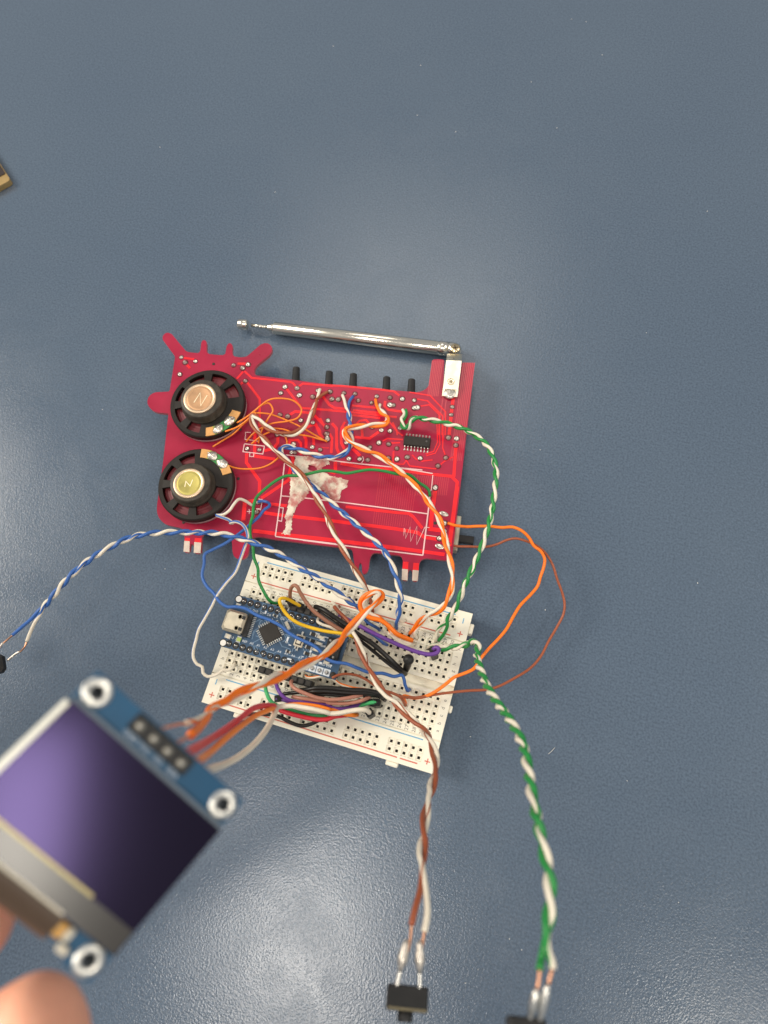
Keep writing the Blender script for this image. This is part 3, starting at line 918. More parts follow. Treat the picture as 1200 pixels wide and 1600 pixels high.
    for q in (-12, 12):
        p = (c[0] + Ro * .86 * math.cos(A + w(q)), c[1] + Ro * .86 * math.sin(A + w(q)), zr + .42)
        mb_ = MB().lathe(p, [(1.9, 0), (1.75, .25), (1.3, .6), (.7, .85), (0.25, 1.0), (0, 1.0)], 18)
        ta = np.array([-math.sin(A), math.cos(A), 0])
        for i_, v_ in enumerate(mb_.v):
            r_v = np.array(v_) - np.array(p)
            k_ = 1 + .28 * mnoise.noise(Vector(v_) * .9)
            r_v = r_v * k_ + ta * (r_v @ ta) * .25
            mb_.v[i_] = tuple(np.array(p) + r_v)
        mb_.build('solder_blob', M_SOLDER, s)
        MB().tube(cat_rom([np.array(p) + [0, 0, .7], np.array(p) + ta * .9 + [0, 0, .95], np.array(p) + ta * 2.2 + [0, 0, .6]], .3), .2, 6).build('lead_end', M_PAD, s)
    return c, Ro, zr


def dirang(cu, cv, u, v, z):
    d = at(u, v, z) - at(cu, cv, z)
    return math.atan2(d[1], d[0])


zz = ZB + 5.2
spkA = speaker(323.5, 629.5, 58, 312, 622.5, M_COPCAP, 25.5, dirang(323.5, 629.5, 352, 667, zz), [e0(398, 592), e0(470, 480), e0(478, 630), e0(552, 508)], 'upper black speaker with a copper coloured cap', dirang(323.5, 629.5, 326, 578, zz))
spkB = speaker(305.5, 756, 59, 295, 755, M_COPCAP2, 24.5, dirang(305.5, 756, 338, 721, zz), [c3(275, 322), c3(282, 288), c3(308, 318), c3(325, 278)], 'lower black speaker with a yellowish cap', dirang(305.5, 756, 270, 716, zz))

# ------------------------------------------------------------------ chrome telescopic antenna
za = 4.2
A0, A1 = at(428, 512.5, za), at(700, 545.5, za)
d = (A1 - A0) / np.linalg.norm(A1 - A0)
def mmw(u, v, z, px):
    return px / F * ((CP - at(u, v, z)) @ R[2])
rA, rB = mmw(428, 512, za, 9.6), mmw(690, 545, za, 11.2)
L = np.linalg.norm(A1 - A0)
ant = MB().lathe(A0, [(rA - .35, 0), (rA, .3), (rB - .1, L - 4.5), (rB - .25, L - 4.3), (rB - .25, L - 4.0), (rB, L - 3.8), (rB, L)], 28, axis=d).build('antenna', M_CHROME, radio)
sa = Sub(ant)
MB().lathe(A0 - d * 3.4, [(.9, 0), (.95, .5), (1.35, .8), (1.3, 1.3), (1.6, 1.6), (1.5, 2.1), (1.85, 2.4), (1.75, 2.9), (1.9, 3.5)], 20, axis=d).build('collar', M_CHROME, sa)
MB().lathe(A0 - d * 9.8, [(.72, 0), (.72, 6.8)], 14, axis=d).build('thin_rod', M_CHROME, sa)
K0 = at(372.5, 506, za)
MB().lathe(K0, [(1.75, 0), (2.1, .3), (2.15, 3.6), (1.9, 4.0), (.7, 4.1)], 20, axis=d).build('tip_knob', M_CHROME, sa)
H = at(712, 544, za)
hb = MB().lathe(A1 - d * .05, [(rB, 0), (rB * .99, 2.0), (rB * .86, 4.2), (rB * .45, 5.3), (0, 5.6)], 24, axis=d).build('hinge', M_CHROME, sa)
Hs = at(711, 543.5, za + rB)
MB().lathe(Hs - [0, 0, .9], [(2.1, 0), (2.1, .7), (1.85, 1.05), (0, 1.15)], 24).build('screw_head', M_BRASS, sa)
ang = math.radians(22)
for k in (0, 1):
    MB().box(Hs + [0, 0, .22], (2.3, .5, .12), ang + k * math.pi / 2).build('screw_slot', mat('dark_slot', (.10, .07, .04), .5, metal=.6), sa)
# bracket
ba, bb, bm_, bn_, bc, bd = [at(*p, h_) for p, h_ in [(c2(874, 290), 7.4), (c2(968, 294), 7.4), (c2(965, 335), ZB + 1.75), (c2(869, 331), ZB + 1.75), (c2(944, 515), ZB + 1.9), (c2(849, 508), ZB + 1.9)]]
br = MB()
dn_ = np.array([0, 0, .8])
Q6 = [ba, bb, bm_, bc, bd, bn_]
br.add(Q6 + [q - dn_ for q in Q6], [(5, 2, 1, 0), (4, 3, 2, 5), (6, 7, 8, 11), (11, 8, 9, 10)] + [(i, (i + 1) % 6, (i + 1) % 6 + 6, i + 6) for i in range(6)])
brk = br.build('antenna_bracket', M_BRACKET, radio)
sk = Sub(brk)
fa, fb, fc, fd = [at(*p, ZB + 1.0) for p in [c2(848, 510), c2(945, 517), c2(938, 562), c2(842, 555)]]
B = MB()
B.prism([tuple(p[:2]) for p in (fa, fb, fc, fd)], ZB + .2, ZB + 1.2)
B.build('bent_foot', M_BRACKET, sk)
sc_ = at(*c2(898, 465), ZB + 1.95)
MB().lathe(sc_ - [0, 0, .1], [(1.45, 0), (1.4, .2), (1.15, .16), (1.0, -.05), (.5, .1), (0, .25)], 20).build('rivet', M_BRASS, sk)
so = at(*c2(892, 535), ZB + 1.1)
MB().lathe(so, [(2.6, -.6), (2.4, .05), (1.6, .35), (.7, .6), (0, .65)], 18).build('solder_mound', M_SOLDER, sk)
# ================================================================== BREADBOARD
HB = 9.5
PT = 2.54
RO = 7.349
bb = Thing('breadboard', 'cream solderless breadboard with red and blue rail lines under the tangle of wires', 'breadboard', (0, 0, 0))
BX, BY = 41.2, 27.45


def row_y(i):
    return (i - 5.5) * PT                    # a..e = 0..4, f..j = 7..11


def col_x(c):
    return (c - 15.5) * PT


holes = []
for c in range(1, 31):
    for r_ in (0, 1, 2, 3, 4, 7, 8, 9, 10, 11):
        holes.append((col_x(c), row_y(r_)))
rails = []
for g in range(5):
    for k in range(5):
        for y in (5.5 * PT + RO, 6.5 * PT + RO, -5.5 * PT - RO, -6.5 * PT - RO):
            rails.append((col_x(1.5 + g * 6 + k), y))
blocks = [(-15 * PT, 15 * PT, row_y(0) - PT / 2, row_y(4) + PT / 2), (-15 * PT, 15 * PT, row_y(7) - PT / 2, row_y(11) + PT / 2)]
for g in range(5):
    xa, xb = col_x(1.5 + g * 6) - PT / 2, col_x(5.5 + g * 6) + PT / 2
    for s_ in (1, -1):
        ya, yb = sorted((s_ * (5 * PT + RO), s_ * (7 * PT + RO)))
        blocks.append((xa, xb, ya, yb))
gro = (-BX, BX, -1.55, 1.55)
seams = [(-BX, BX, s_ * 16.95 - .16, s_ * 16.95 + .16) for s_ in (1, -1)]
xs = sorted({-BX, BX} | {b[0] for b in blocks} | {b[1] for b in blocks})
ys = sorted({-BY, BY} | {b[k] for b in blocks + [gro] + seams for k in (2, 3)})
m = MB()
for i in range(len(xs) - 1):
    for j in range(len(ys) - 1):
        x, y = (xs[i] + xs[i + 1]) / 2, (ys[j] + ys[j + 1]) / 2
        if any(b[0] < x < b[1] and b[2] < y < b[3] for b in blocks + [gro] + seams):
            continue
        m.add([(xs[i], ys[j], HB), (xs[i + 1], ys[j], HB), (xs[i + 1], ys[j + 1], HB), (xs[i], ys[j + 1], HB)], [(0, 1, 2, 3)])
for b, dep in [(gro, 2.2)] + [(s_, .6) for s_ in seams]:
    q = [(b[0], b[2]), (b[1], b[2]), (b[1], b[3]), (b[0], b[3])]
    m.add([(x, y, HB) for x, y in q] + [(x, y, HB - dep) for x, y in q], [(4, 5, 6, 7), (0, 1, 5, 4), (2, 3, 7, 6)])
q = [(-BX, -BY), (BX, -BY), (BX, BY), (-BX, BY)]
m.add([(x, y, HB) for x, y in q] + [(x, y, 0.02) for x, y in q], [(4, 5, 1, 0), (5, 6, 2, 1), (6, 7, 3, 2), (7, 4, 0, 3), (7, 6, 5, 4)])


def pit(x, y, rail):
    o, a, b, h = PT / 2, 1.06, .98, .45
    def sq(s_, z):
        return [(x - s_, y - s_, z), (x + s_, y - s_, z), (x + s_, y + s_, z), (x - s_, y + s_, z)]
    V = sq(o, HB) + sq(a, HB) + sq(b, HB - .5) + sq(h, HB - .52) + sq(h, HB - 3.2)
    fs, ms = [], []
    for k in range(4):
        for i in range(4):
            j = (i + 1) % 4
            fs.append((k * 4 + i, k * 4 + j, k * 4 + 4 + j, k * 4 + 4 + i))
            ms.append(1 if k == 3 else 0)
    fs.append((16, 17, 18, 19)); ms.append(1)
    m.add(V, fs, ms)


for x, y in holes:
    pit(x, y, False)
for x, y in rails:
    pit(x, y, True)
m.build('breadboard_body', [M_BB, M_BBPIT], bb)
# dovetail tabs
for x, y, w, h in [(BX + .75, 22.2, 1.5, 3.6), (BX + .6, -6.0, 1.2, 2.4), (-27.0, -BY - .8, 4.2, 1.6), (27.5, -BY - .8, 4.2, 1.6)]:
    MB().box((x, y, HB - 3.2), (w, h, 5.4), bev=.3).build('interlock_tab', M_BB, bb)
# rail lines
for y, mt in [(25.55, M_BLUE_INK), (18.05, M_RED_INK), (-18.0, M_BLUE_INK), (-25.75, M_RED_INK)]:
    ranges = [(-35.5, 35.5)]
    if y < -25:
        ranges = [(-35.5, 28.6), (29.6, 35.6)]
    for a, b in ranges:
        MB().box(((a + b) / 2, y, HB + .015), (b - a, .42, .05)).build('rail_line', mt, bb)
for x in (-38.6, 38.6):
    for y, kind in [(24.1, '-'), (19.4, '+'), (-19.6, '-'), (-24.2, '+')]:
        mt = M_RED_INK if kind == '+' else M_BLUE_INK
        MB().box((x, y, HB + .02), (.36, 1.9, .05)).build('rail_sign', mt, bb)
        if kind == '+':
            MB().box((x, y, HB + .022), (1.9, .36, .05)).build('rail_sign', mt, bb)


def text_mesh(strings, mt, name, parent, z, size=2.0, up=(1, 0), base=None):
    """strings: (text, x, y); up = (cos, sin) of the reading direction; joined in one printed part"""
    V, Fs = [], []
    for tx, x, y in strings:
        cu = bpy.data.curves.new('t', 'FONT')
        cu.body = tx
        cu.size = size
        cu.align_x, cu.align_y = 'CENTER', 'CENTER'
        cu.resolution_u = 2
        ob = bpy.data.objects.new('t', cu)
        COL.objects.link(ob)
        dg = bpy.context.evaluated_depsgraph_get()
        me = ob.evaluated_get(dg).to_mesh()
        b = len(V)
        for v in me.vertices:
            V.append((x + v.co.x * up[0] - v.co.y * up[1], y + v.co.x * up[1] + v.co.y * up[0], z))
        for p in me.polygons:
            Fs.append([i + b for i in p.vertices])
        ob.evaluated_get(dg).to_mesh_clear()
        bpy.data.objects.remove(ob)
        bpy.data.curves.remove(cu)
    if base is not None:
        V = [base[0] + base[1] * a + base[2] * b + base[3] * c for a, b, c in V]
    return MB().add(V, Fs).build(name, mt, parent)


nums = [(str(c), col_x(c), s_ * 15.75) for c in range(1, 31) for s_ in (1, -1)]
text_mesh(nums, M_GREY_INK, 'printed_numbers', bb, HB + .03, 1.75, (0, 1))['kind'] = 'stuff'
lets = [(ch, x, row_y(r_)) for ch, r_ in zip('abcdefghij', (0, 1, 2, 3, 4, 7, 8, 9, 10, 11)) for x in (-39.3, 39.3)]
text_mesh(lets, M_GREY_INK, 'printed_letters', bb, HB + .03, 1.75, (0, 1))

# ================================================================== MICROCONTROLLER BOARD
ZN = 16.2
nano = Thing('microcontroller_board', 'small blue microcontroller board plugged across the middle of the breadboard', 'circuit board', (col_x(8), row_y(6), HB))
x0n, x1n = col_x(1) - 3.3, col_x(15) + 3.6
y0n, y1n = row_y(3) - 1.6, row_y(9) + 1.6
MB().prism([(x0n, y0n), (x1n, y0n), (x1n, y1n), (x0n, y1n)], ZN - 1.6, ZN).build('board_panel', M_NANO, nano)
for r_ in (3, 9):
    hd = MB().box(((col_x(1) + col_x(15)) / 2, row_y(r_), ZN - 2.9), (15 * PT, 2.4, 2.5)).build('pin_header', M_BLACK, nano)
    sh = Sub(hd)
    for c in range(1, 16):
        x, y = col_x(c), row_y(r_)
        MB().lathe((x, y, ZN), [(.80, 0), (.80, .06), (.66, .22), (.5, .45), (.36, .8), (.28, 1.15), (0, 1.2)], 12).build('pin_solder', M_PINS, sh)
        MB().lathe((x, y, ZN - .02), [(1.2, 0), (1.2, .05), (0, .05)], 14, smooth=False).build('pin_ring', M_BLACK, sh)
        MB().box((x, y, ZN - 5.2), (.6, .6, 4.6)).build('pin', M_PAD, sh)
for x, y in [(x0n + 1.25, y0n + 1.3), (x0n + 1.25, y1n - 1.3)]:
    MB().lathe((x, y, ZN), [(1.05, 0), (1.05, .04), (0, .04)], 16, smooth=False).build('mounting_hole', mat('lit_hole', (.75, .72, .66), .5), nano)
for x, y in [(x1n - 1.3, y0n + 1.4), (x1n - 1.3, y1n - 1.4)]:
    MB().lathe((x, y, ZN), [(1.05, 0), (1.05, .04), (0, .04)], 16).build('mounting_hole', M_BBPIT, nano)
# USB connector
ua, ub, uc, ud = [at(*p, ZN + 3.2) for p in [(354.5, 950.5), (387, 957.8), (376, 990.5), (343.6, 983.5)]]
ucen = (ua + ub + uc + ud) / 4
uw, uh = (ub - ua + uc - ud)[0] / 2, (ua - ud + ub - uc)[1] / 2
usb = MB().box(ucen - [0, 0, 1.58], (abs(uw), abs(uh), 3.16), bev=.8).build('usb_connector', M_USB, nano)
su = Sub(usb)
for yy in (-2.0, 2.0):
    MB().lathe(ucen + [uw * .22, yy, .01], [(.85, 0), (.85, .03), (.62, .03), (.62, 0)], 12).build('spring_slot', mat('shell_shade', (.35, .30, .22), .35, metal=1), su)
    MB().box(ucen + [uw * .40, yy, .01], (1.3, 1.15, .08)).build('shell_cutout', M_BLACK, su)
MB().box(ucen + [uw * .5 + .75, 0, -2.4], (1.5, 8.0, 1.5)).build('connector_back', M_BLACK, su)
for k in range(12):
    MB().box(ucen + [uw * .5 + 1.9, (k - 5.5) * .62, -3.05], (1.5, .3, .18)).build('connector_pin', M_PAD, su)
# main chip, turned 45 degrees
k0, k1, k2, k3 = [at(*p, ZN + 1.1) for p in [(402, 982), (427, 969), (441, 994), (416, 1007)]]
kc = (k0 + k1 + k2 + k3) / 4
kx = (k1 - k0 + k2 - k3); ks = np.linalg.norm(kx) / 2; kx[2] = 0; kx /= np.linalg.norm(kx)
ky = np.cross([0, 0, 1], kx)
mc = MB().box(kc - [0, 0, .5], (ks, ks, 1.0), axes=np.array([kx, ky, [0, 0, 1]]), bev=.12).build('microchip', M_CHIP, nano)
sm = Sub(mc)
for k in range(8):
    for (p, q) in ((kx, ky), (-kx, ky), (ky, kx), (-ky, kx)):
        c = kc + q * (k - 3.5) * .74 + p * (ks / 2 + .6)
        MB().box(c - [0, 0, .86], (.95, .34, .2), axes=np.array([p, np.cross([0, 0, 1], p), [0, 0, 1]])).build('chip_leg', M_PAD, sm)
        MB().box(c - p * .45 - [0, 0, .6], (.2, .34, .6), axes=np.array([p, np.cross([0, 0, 1], p), [0, 0, 1]])).build('chip_leg', M_PAD, sm)
# reset button
n5 = crop(440, 970, 10)
rb = at(*n5(275, 310), ZN + 1.4)
ra = at(*n5(340, 150), ZN) - at(*n5(215, 500), ZN)
ra[2] = 0; ra /= np.linalg.norm(ra); rx = np.cross(ra, [0, 0, 1])
RAX = np.array([rx, ra, [0, 0, 1]])
but = MB().box(rb - [0, 0, .7], (3.1, 4.1, 1.3), axes=RAX, bev=.2).build('reset_button', M_SMDW, nano)
sb = Sub(but)
MB().box(rb + [0, 0, .02], (2.1, 3.0, .12), axes=RAX).build('button_recess', M_CHIP, sb)
MB().box(rb + [0, 0, .15], (1.5, 2.2, .4), axes=RAX, bev=.15).build('button_cap', M_SMDW, sb)
for sg in (-1, 1):
    MB().box(rb + ra * sg * 2.6 - [0, 0, 1.2], (.7, 1.5, .25), axes=RAX).build('button_lead', M_PAD, sb)
# small parts, placed from what the photo shows
for (x, y), w, h, mt, nm in [(n5(92, 72), 1.1, 2.5, M_SMDW, 'capacitor'), (n5(612, 258), 2.2, 1.1, M_SMDW, 'capacitor'), (n5(582, 355), 2.0, .95, M_SMDW, 'capacitor'), (n5(495, 212), 1.9, 1.1, M_CHIP, 'resistor'),
                             (n5(488, 318), 1.9, 1.0, M_CHIP, 'resistor'), (n5(420, 418), 1.9, 1.1, M_CHIP, 'resistor'), (n5(400, 515), 2.0, 1.1, M_CHIP, 'resistor'), (n5(530, 450), 1.8, 1.0, M_SMDW, 'capacitor'),
                             (n5(510, 545), 1.5, .9, M_SMDW, 'capacitor'), ((356, 994), 1.6, 1.5, M_SMDW, 'led'), ((373, 999), 1.5, 1.6, M_LIME, 'led'), ((372.5, 944.6), 1.2, .7, M_SMDW, 'capacitor'),
                             (n5(700, 655), 1.6, 1.0, M_SMDW, 'capacitor'), ((447, 951), 1.6, .9, M_CHIP, 'resistor'), ((430, 962), 1.3, .8, M_CHIP, 'resistor'), ((455, 964), 1.4, .8, M_CHIP, 'resistor'), ((463, 1012), .8, .8, M_CHIP, 'resistor'),
                             ((450, 1018), 1.2, .9, M_CHIP, 'resistor')]:
    p = at(x, y, ZN + .5)
    rot = math.atan2(kx[1], kx[0]) if nm == 'capacitor' and (x, y) == n5(92, 72) else -.06
    b = MB().box(p - [0, 0, .24], (w, h, .48), rot, bev=.08).build(nm, mt, nano)
    ax = np.array([math.cos(rot), math.sin(rot), 0]) if w >= h else np.array([-math.sin(rot), math.cos(rot), 0])
    for sg in (-1, 1):
        MB().box(p + ax * sg * (max(w, h) / 2 + .05) - [0, 0, .22], (.42 if w >= h else min(w, h) + .06, min(w, h) + .06 if w >= h else .42, .52), rot).build('end_cap', M_PAD, Sub(b))
# ICSP header
ic = at(*n5(865, 470), ZN + 2)
ih = MB().box((x1n - 3.6, row_y(6), ZN + 1.25), (5.08, 7.62, 2.5), bev=.25).build('programming_header', M_BLACK, nano)
si = Sub(ih)
for i in (-.5, .5):
    for j in (-1, 0, 1):
        q = (x1n - 3.6 + i * PT, row_y(6) + j * PT, ZN + 2.5)
        MB().box((q[0], q[1], q[2] + 1.1), (.64, .64, 2.6), bev=.12).build('header_pin', M_PAD, si)
# tracks and pin names
rnd = random.Random(11)
for k in range(46):
    x, y = rnd.uniform(x0n + 9, x1n - 8), rnd.uniform(y0n + 2.6, y1n - 2.6)
    d = rnd.choice([(1, 0), (0, 1), (.7, .7), (.7, -.7)])
    L_ = rnd.uniform(1.5, 4.5)
    e = rnd.choice([(1, 0), (.7, .7), (.7, -.7)])
    Q = [(x, y), (x + d[0] * L_, y + d[1] * L_), (x + d[0] * L_ + e[0] * 1.5, y + d[1] * L_ + e[1] * 1.5)]
    Q = [(min(max(a, x0n + .5), x1n - .5), min(max(b, y0n + .5), y1n - .5)) for a, b in Q]
    MB().ribbon(Q, .26, ZN - .01, ZN + .035).build('track', M_NANOTR, nano)
lab = [(t_, col_x(1 + i), row_y(3) + 2.15) for i, t_ in enumerate(['D13', '3V3', 'REF', 'A0', 'A1', 'A2', 'A3', 'A4', 'A5', 'A6', 'A7', '5V', 'RST', 'GND', 'VIN'])]
lab += [(t_, col_x(1 + i), row_y(9) - 2.15) for i, t_ in enumerate(['D12', 'D11', 'D10', 'D9', 'D8', 'D7', 'D6', 'D5', 'D4', 'D3', 'D2', 'GND', 'RST', 'RX0', 'TX1'])]
text_mesh(lab, M_WHITEINK, 'printed_letters', nano, ZN + .05, 1.15, (1, 0))
for x, y in [(x0n + 1.25, y0n + 1.3), (x0n + 1.25, y1n - 1.3)]:
    MB().lathe((x, y, ZN), [(1.4, -.02), (1.4, .02), (0, .02)], 18, smooth=False).build('hole_ring', M_BLACK, nano)
rnd = random.Random(5)
for (x, y) in [n5(560, 205), n5(640, 300), n5(650, 395), n5(455, 470), n5(455, 560), n5(700, 590), n5(740, 690), n5(560, 620), n5(330, 560), n5(130, 380), n5(700, 260), n5(820, 640), n5(610, 660), n5(90, 300), (447, 1003), (470, 1040), (452, 1030), (415, 957), (440, 948)]:
    p = at(x, y, ZN)
    w_, h_ = rnd.uniform(.6, 2.2), rnd.uniform(.25, .7)
    MB().box(p + [0, 0, .03], (w_, h_, .06), rnd.choice([0, math.pi / 2])).build('white_print', M_WHITEINK, nano)
for c in (12, 13, 14, 15):
    MB().box((col_x(c), row_y(3), ZN + .02), (2.3, 2.3, .05)).build('white_print', M_WHITEINK, nano)

# ================================================================== DISPLAY MODULE
EX = np.array([0.78188709, -0.41444288, -0.46571417])
EY = np.array([0.38488659, 0.90857127, -0.16235934])
EN = np.array([0.49042318, -0.05230047, 0.86991365])
TLh, TRh = np.array([-6.3, -24.6, 159.7]), np.array([12.0, -34.3, 148.8])
OO = (TLh + TRh) / 2 - EY * 11.8
BASE = (OO, EX, EY, EN)
AXO = np.array([EX, EY, EN])
disp = Thing('display_module', 'small square display module with a dark shiny screen held up close to the camera', 'display', OO)


def ol(x, y, z=0.0):
    return OO + EX * x + EY * y + EN * z


MB().prism([(-13.4, -13.7), (-9.0, -13.7), (-9.0, -12.4), (9.2, -12.4), (9.2, -13.7), (13.4, -13.7), (13.7, -13.4), (13.7, 13.6), (13.4, 13.9), (-13.4, 13.9), (-13.7, 13.6), (-13.7, -13.4)], -1.2, 0, base=BASE).build('board_panel', M_OPCB, disp)
for x, y in [(-11.7, 11.8), (11.7, 11.8), (-11.7, -11.8), (11.6, -11.8)]:
    ring = MB().lathe(ol(x, y), [(2.0, 0), (1.95, .14), (1.2, .14), (.95, .02)], 24, axis=EN).build('mounting_ring', M_PAD, disp)
    MB().lathe(ol(x, y, .03), [(.97, 0), (0, 0.0)], 20, axis=EN).build('ring_hole', mat('see_through_grey', (.10, .115, .13), .5), Sub(ring))
gl = MB().prism([(-13.35, -9.4), (13.35, -9.4), (13.35, 9.35), (-13.35, 9.35)], .15, 1.45, base=BASE, mi=0, side=1).build('glass_panel', [M_OGLASS, M_OEDGE], disp)
sg_ = Sub(gl)
MB().prism([(-13.2, -9.3), (13.2, -9.3), (13.2, -6.0), (-13.2, -6.0)], 1.44, 1.48, base=BASE).build('driver_strip', M_OSTRIP, sg_)
MB().prism([(-13.2, -6.0), (6.0, -6.0), (6.0, -5.6), (-13.2, -5.55)], 1.44, 1.50, base=BASE).build('border_line', M_OLINE, sg_)
MB().prism([(-13.3, -9.38), (4.6, -9.38), (4.6, -9.0), (-13.3, -9.0)], 1.44, 1.52, base=BASE).build('border_line', M_SMDW, sg_)
MB().prism([(-13.35, 9.35), (13.35, 9.35), (13.35, 9.8), (-13.35, 9.8)], .1, .8, base=BASE).build('adhesive_and_glare_edge', mat('hazy_adhesive', (.20, .25, .30), .4), disp)
MB().prism([(-14.3, -5.5), (-13.37, -5.5), (-13.37, 8.9), (-14.1, 8.9)], .1, 1.2, base=BASE).build('adhesive_and_glare_edge', mat('painted_edge_glare', (.86, .83, .70), .25), disp)  # pale strip: lamp glare along the glass edge, put into the colour
# flex tail folding over the lower edge
V, Fs = [], []
prof = [(-8.9, 1.35), (-10.2, 1.30), (-11.8, .95), (-12.9, .2), (-13.2, -.7), (-12.6, -1.4), (-10.5, -1.7)]
for (y, z) in prof:
    for x in (-8.4, 5.2):
        V.append(ol(x, y, z))
Fs = [(2 * i, 2 * i + 1, 2 * i + 3, 2 * i + 2) for i in range(len(prof) - 1)]
MB().add(V, Fs, 0, True).build('flex_cable', M_FLEX, disp)
for x, y, w, h, mt, nm in [(5.9, -10.9, 1.4, 1.9, M_AMBER, 'amber_tape'), (7.2, -10.8, 1.0, 1.6, M_SMDW, 'capacitor'), (7.9, -12.4, 1.6, 1.0, M_SMDW, 'capacitor')]:
    MB().box(ol(x, y, .4), (w, h, .8), axes=AXO, bev=.15).build(nm, mt, disp)
ph = MB().box(ol(-.6, 12.35, .25), (10.3, 2.5, .5), axes=AXO, bev=.15).build('pin_header', M_BLACK, disp)
sp = Sub(ph)
for k in range(4):
    x = -.6 + (k - 1.5) * 2.54
    MB().lathe(ol(x, 12.3, .45), [(.78, 0), (.7, .2), (.5, .5), (.3, .75), (0, .8)], 14, axis=EN).build('pin_solder', mat('dull_solder', (.42, .39, .33), .4, metal=.9), sp)
    MB().box(ol(x, 12.3, -5.0), (.64, .64, 9.0), axes=AXO).build('pin', M_PAD, sp)
MB().box(ol(-.6, 12.35, -2.6), (10.2, 2.5, 2.6), axes=AXO, bev=.2).build('header_spacer', M_BLACK, sp)
text_mesh([(t_, -.6 + (k - 1.5) * 2.54, 10.55) for k, t_ in enumerate(['GND', 'VCC', 'SCL', 'SDA'])], M_WHITEINK, 'printed_letters', disp, .06, 1.0, (1, 0), base=BASE)
# ================================================================== WIRES
def Z(cr, L, z):
    """crop points with one height, or one height per point"""
    zs = z if hasattr(z, '__len__') else np.interp(np.linspace(0, 1, len(L)), [0, 1], [z, z])
    return [(*cr(x, y), zz_) for (x, y), zz_ in zip(L, zs)]


def lin(L, z0, *rest):
    """pixel points, heights interpolated evenly through the listed heights"""
    zs = np.interp(np.linspace(0, 1, len(L)), np.linspace(0, 1, 1 + len(rest)), [z0, *rest])
    return [(p[0], p[1], float(h)) for p, h in zip(L, zs)]


X6 = crop(640, 780, 4.286)
X7 = crop(420, 900, 4.286)
X8 = crop(500, 1030, 5)
X9 = crop(620, 1120, 4.286)
XA = crop(420, 900, 10)
XB = crop(400, 1040, 10)
XC = crop(500, 1040, 10)
XD = crop(520, 920, 10)
XE = crop(520, 880, 5)
XF = crop(300, 860, 5)
XG = crop(300, 1030, 5)
SW = ('white',)

# blue / white pair running left to the loose part at the frame edge
pair('blue and white twisted pair arching from the breadboard out to the left edge',
     lin([(57, 962), (78, 937), (108, 902), (138, 876), (170, 856), (210, 838), (255, 832), (300, 832), (345, 834), (390, 846), (432, 863), (468, 886), (500, 906), (530, 928), (556, 946), (576, 958), (592, 972)], 30, 36, 36, 32, 27, 22, 17, 13),
     ('white', 'blue'), 9.6, phase=1.2, stripes=('blue', None),
     s0=([(42, 1002, 26), (49, 984, 28), (57, 968, 30)], [(20, 992, 27), (36, 978, 28.5), (50, 966, 30)]),
     tips=[(0, 0, [(39, 1010, 26), (31, 1019, 25)]), (1, 0, [(12, 999, 26), (3, 1007, 25.5)])])
# blue / white pair from the push shafts down across the board
pair('blue and white twisted pair zigzagging from the push shafts over the glue smear',
     lin([(541, 632), (545, 648), (547, 668), (549, 684), (547, 698), (538, 709), (520, 715), (500, 713), (480, 707), (462, 701), (447, 698), (438, 700), (440, 709), (450, 722), (464, 738), (481, 752), (496, 765), (510, 778), (528, 795), (547, 811),
          (566, 828), (583, 843), (598, 858), (608, 874), (616, 893), (622, 913), (626, 932), (624, 950), (621, 966)], 12, 14, 15, 14, 14, 15, 14, 15, 17, 19, 20, 19, 15),
     ('white', 'blue'), 11.0, phase=0.4, stripes=('blue', None), s0=([(535, 617, 11), (538, 625, 11.6)], [(552, 619, 11), (546, 627, 11.6)]),
     s1=([(627, 972, 12), (634, 969, 10.5)], [(619, 974, 13), (620, 982, 9)]))
# brown / white pair crossing the board
pair('brown and white twisted pair looping past the upper speaker and crossing the red board',
     lin([(496, 622), (492, 634), (486, 650), (474, 668), (458, 678), (437, 677), (415, 666), (401, 652), (393, 648), (393, 658), (402, 674), (412, 685), (427, 702), (447, 719), (470, 741), (484, 760), (496, 781), (509, 804), (522, 833), (537, 860), (552, 886), (564, 904), (572, 920)], 12, 15, 16, 18, 18, 17, 19, 19, 18, 19, 18, 15),
     ('white', 'brown'), 21.0, phase=2.2, stripes=('brown', None), s0=([(500, 608, 11), (498, 614, 11.5)], [(512, 612, 11), (502, 618, 11.6)]),
     s1=([(576, 930, 13), (580, 940, 10)], [(578, 934, 13), (583, 958, 9)]))
# orange / white pair across the board to the breadboard
pair('orange and white twisted pair running from the push shafts down across the red board',
     lin([(592, 640), (601, 648), (606, 655), (603, 662), (590, 664), (570, 665), (551, 668), (538, 671), (541, 683), (553, 694), (574, 704), (594, 713), (612, 726), (630, 741), (646, 756), (660, 772), (673, 790), (685, 808), (692, 829), (697, 850), (702, 870),
          (706, 890), (707, 908), (704, 926), (696, 943), (684, 955), (670, 961), (658, 970), (650, 980)], 13, 15, 16, 17, 17, 17, 19, 20, 23, 24, 23, 18, 12.5),
     ('orange', 'white'), 17.0, phase=0.3, stripes=(None, 'orange'), s0=([(587, 624, 11), (588, 632, 12.2)], [(594, 632, 11.4), (592, 638, 12.2)]),
     s1=([(645, 984, 11.5), (640, 990, 9)], [(648, 990, 11), (652, 998, 9)]))
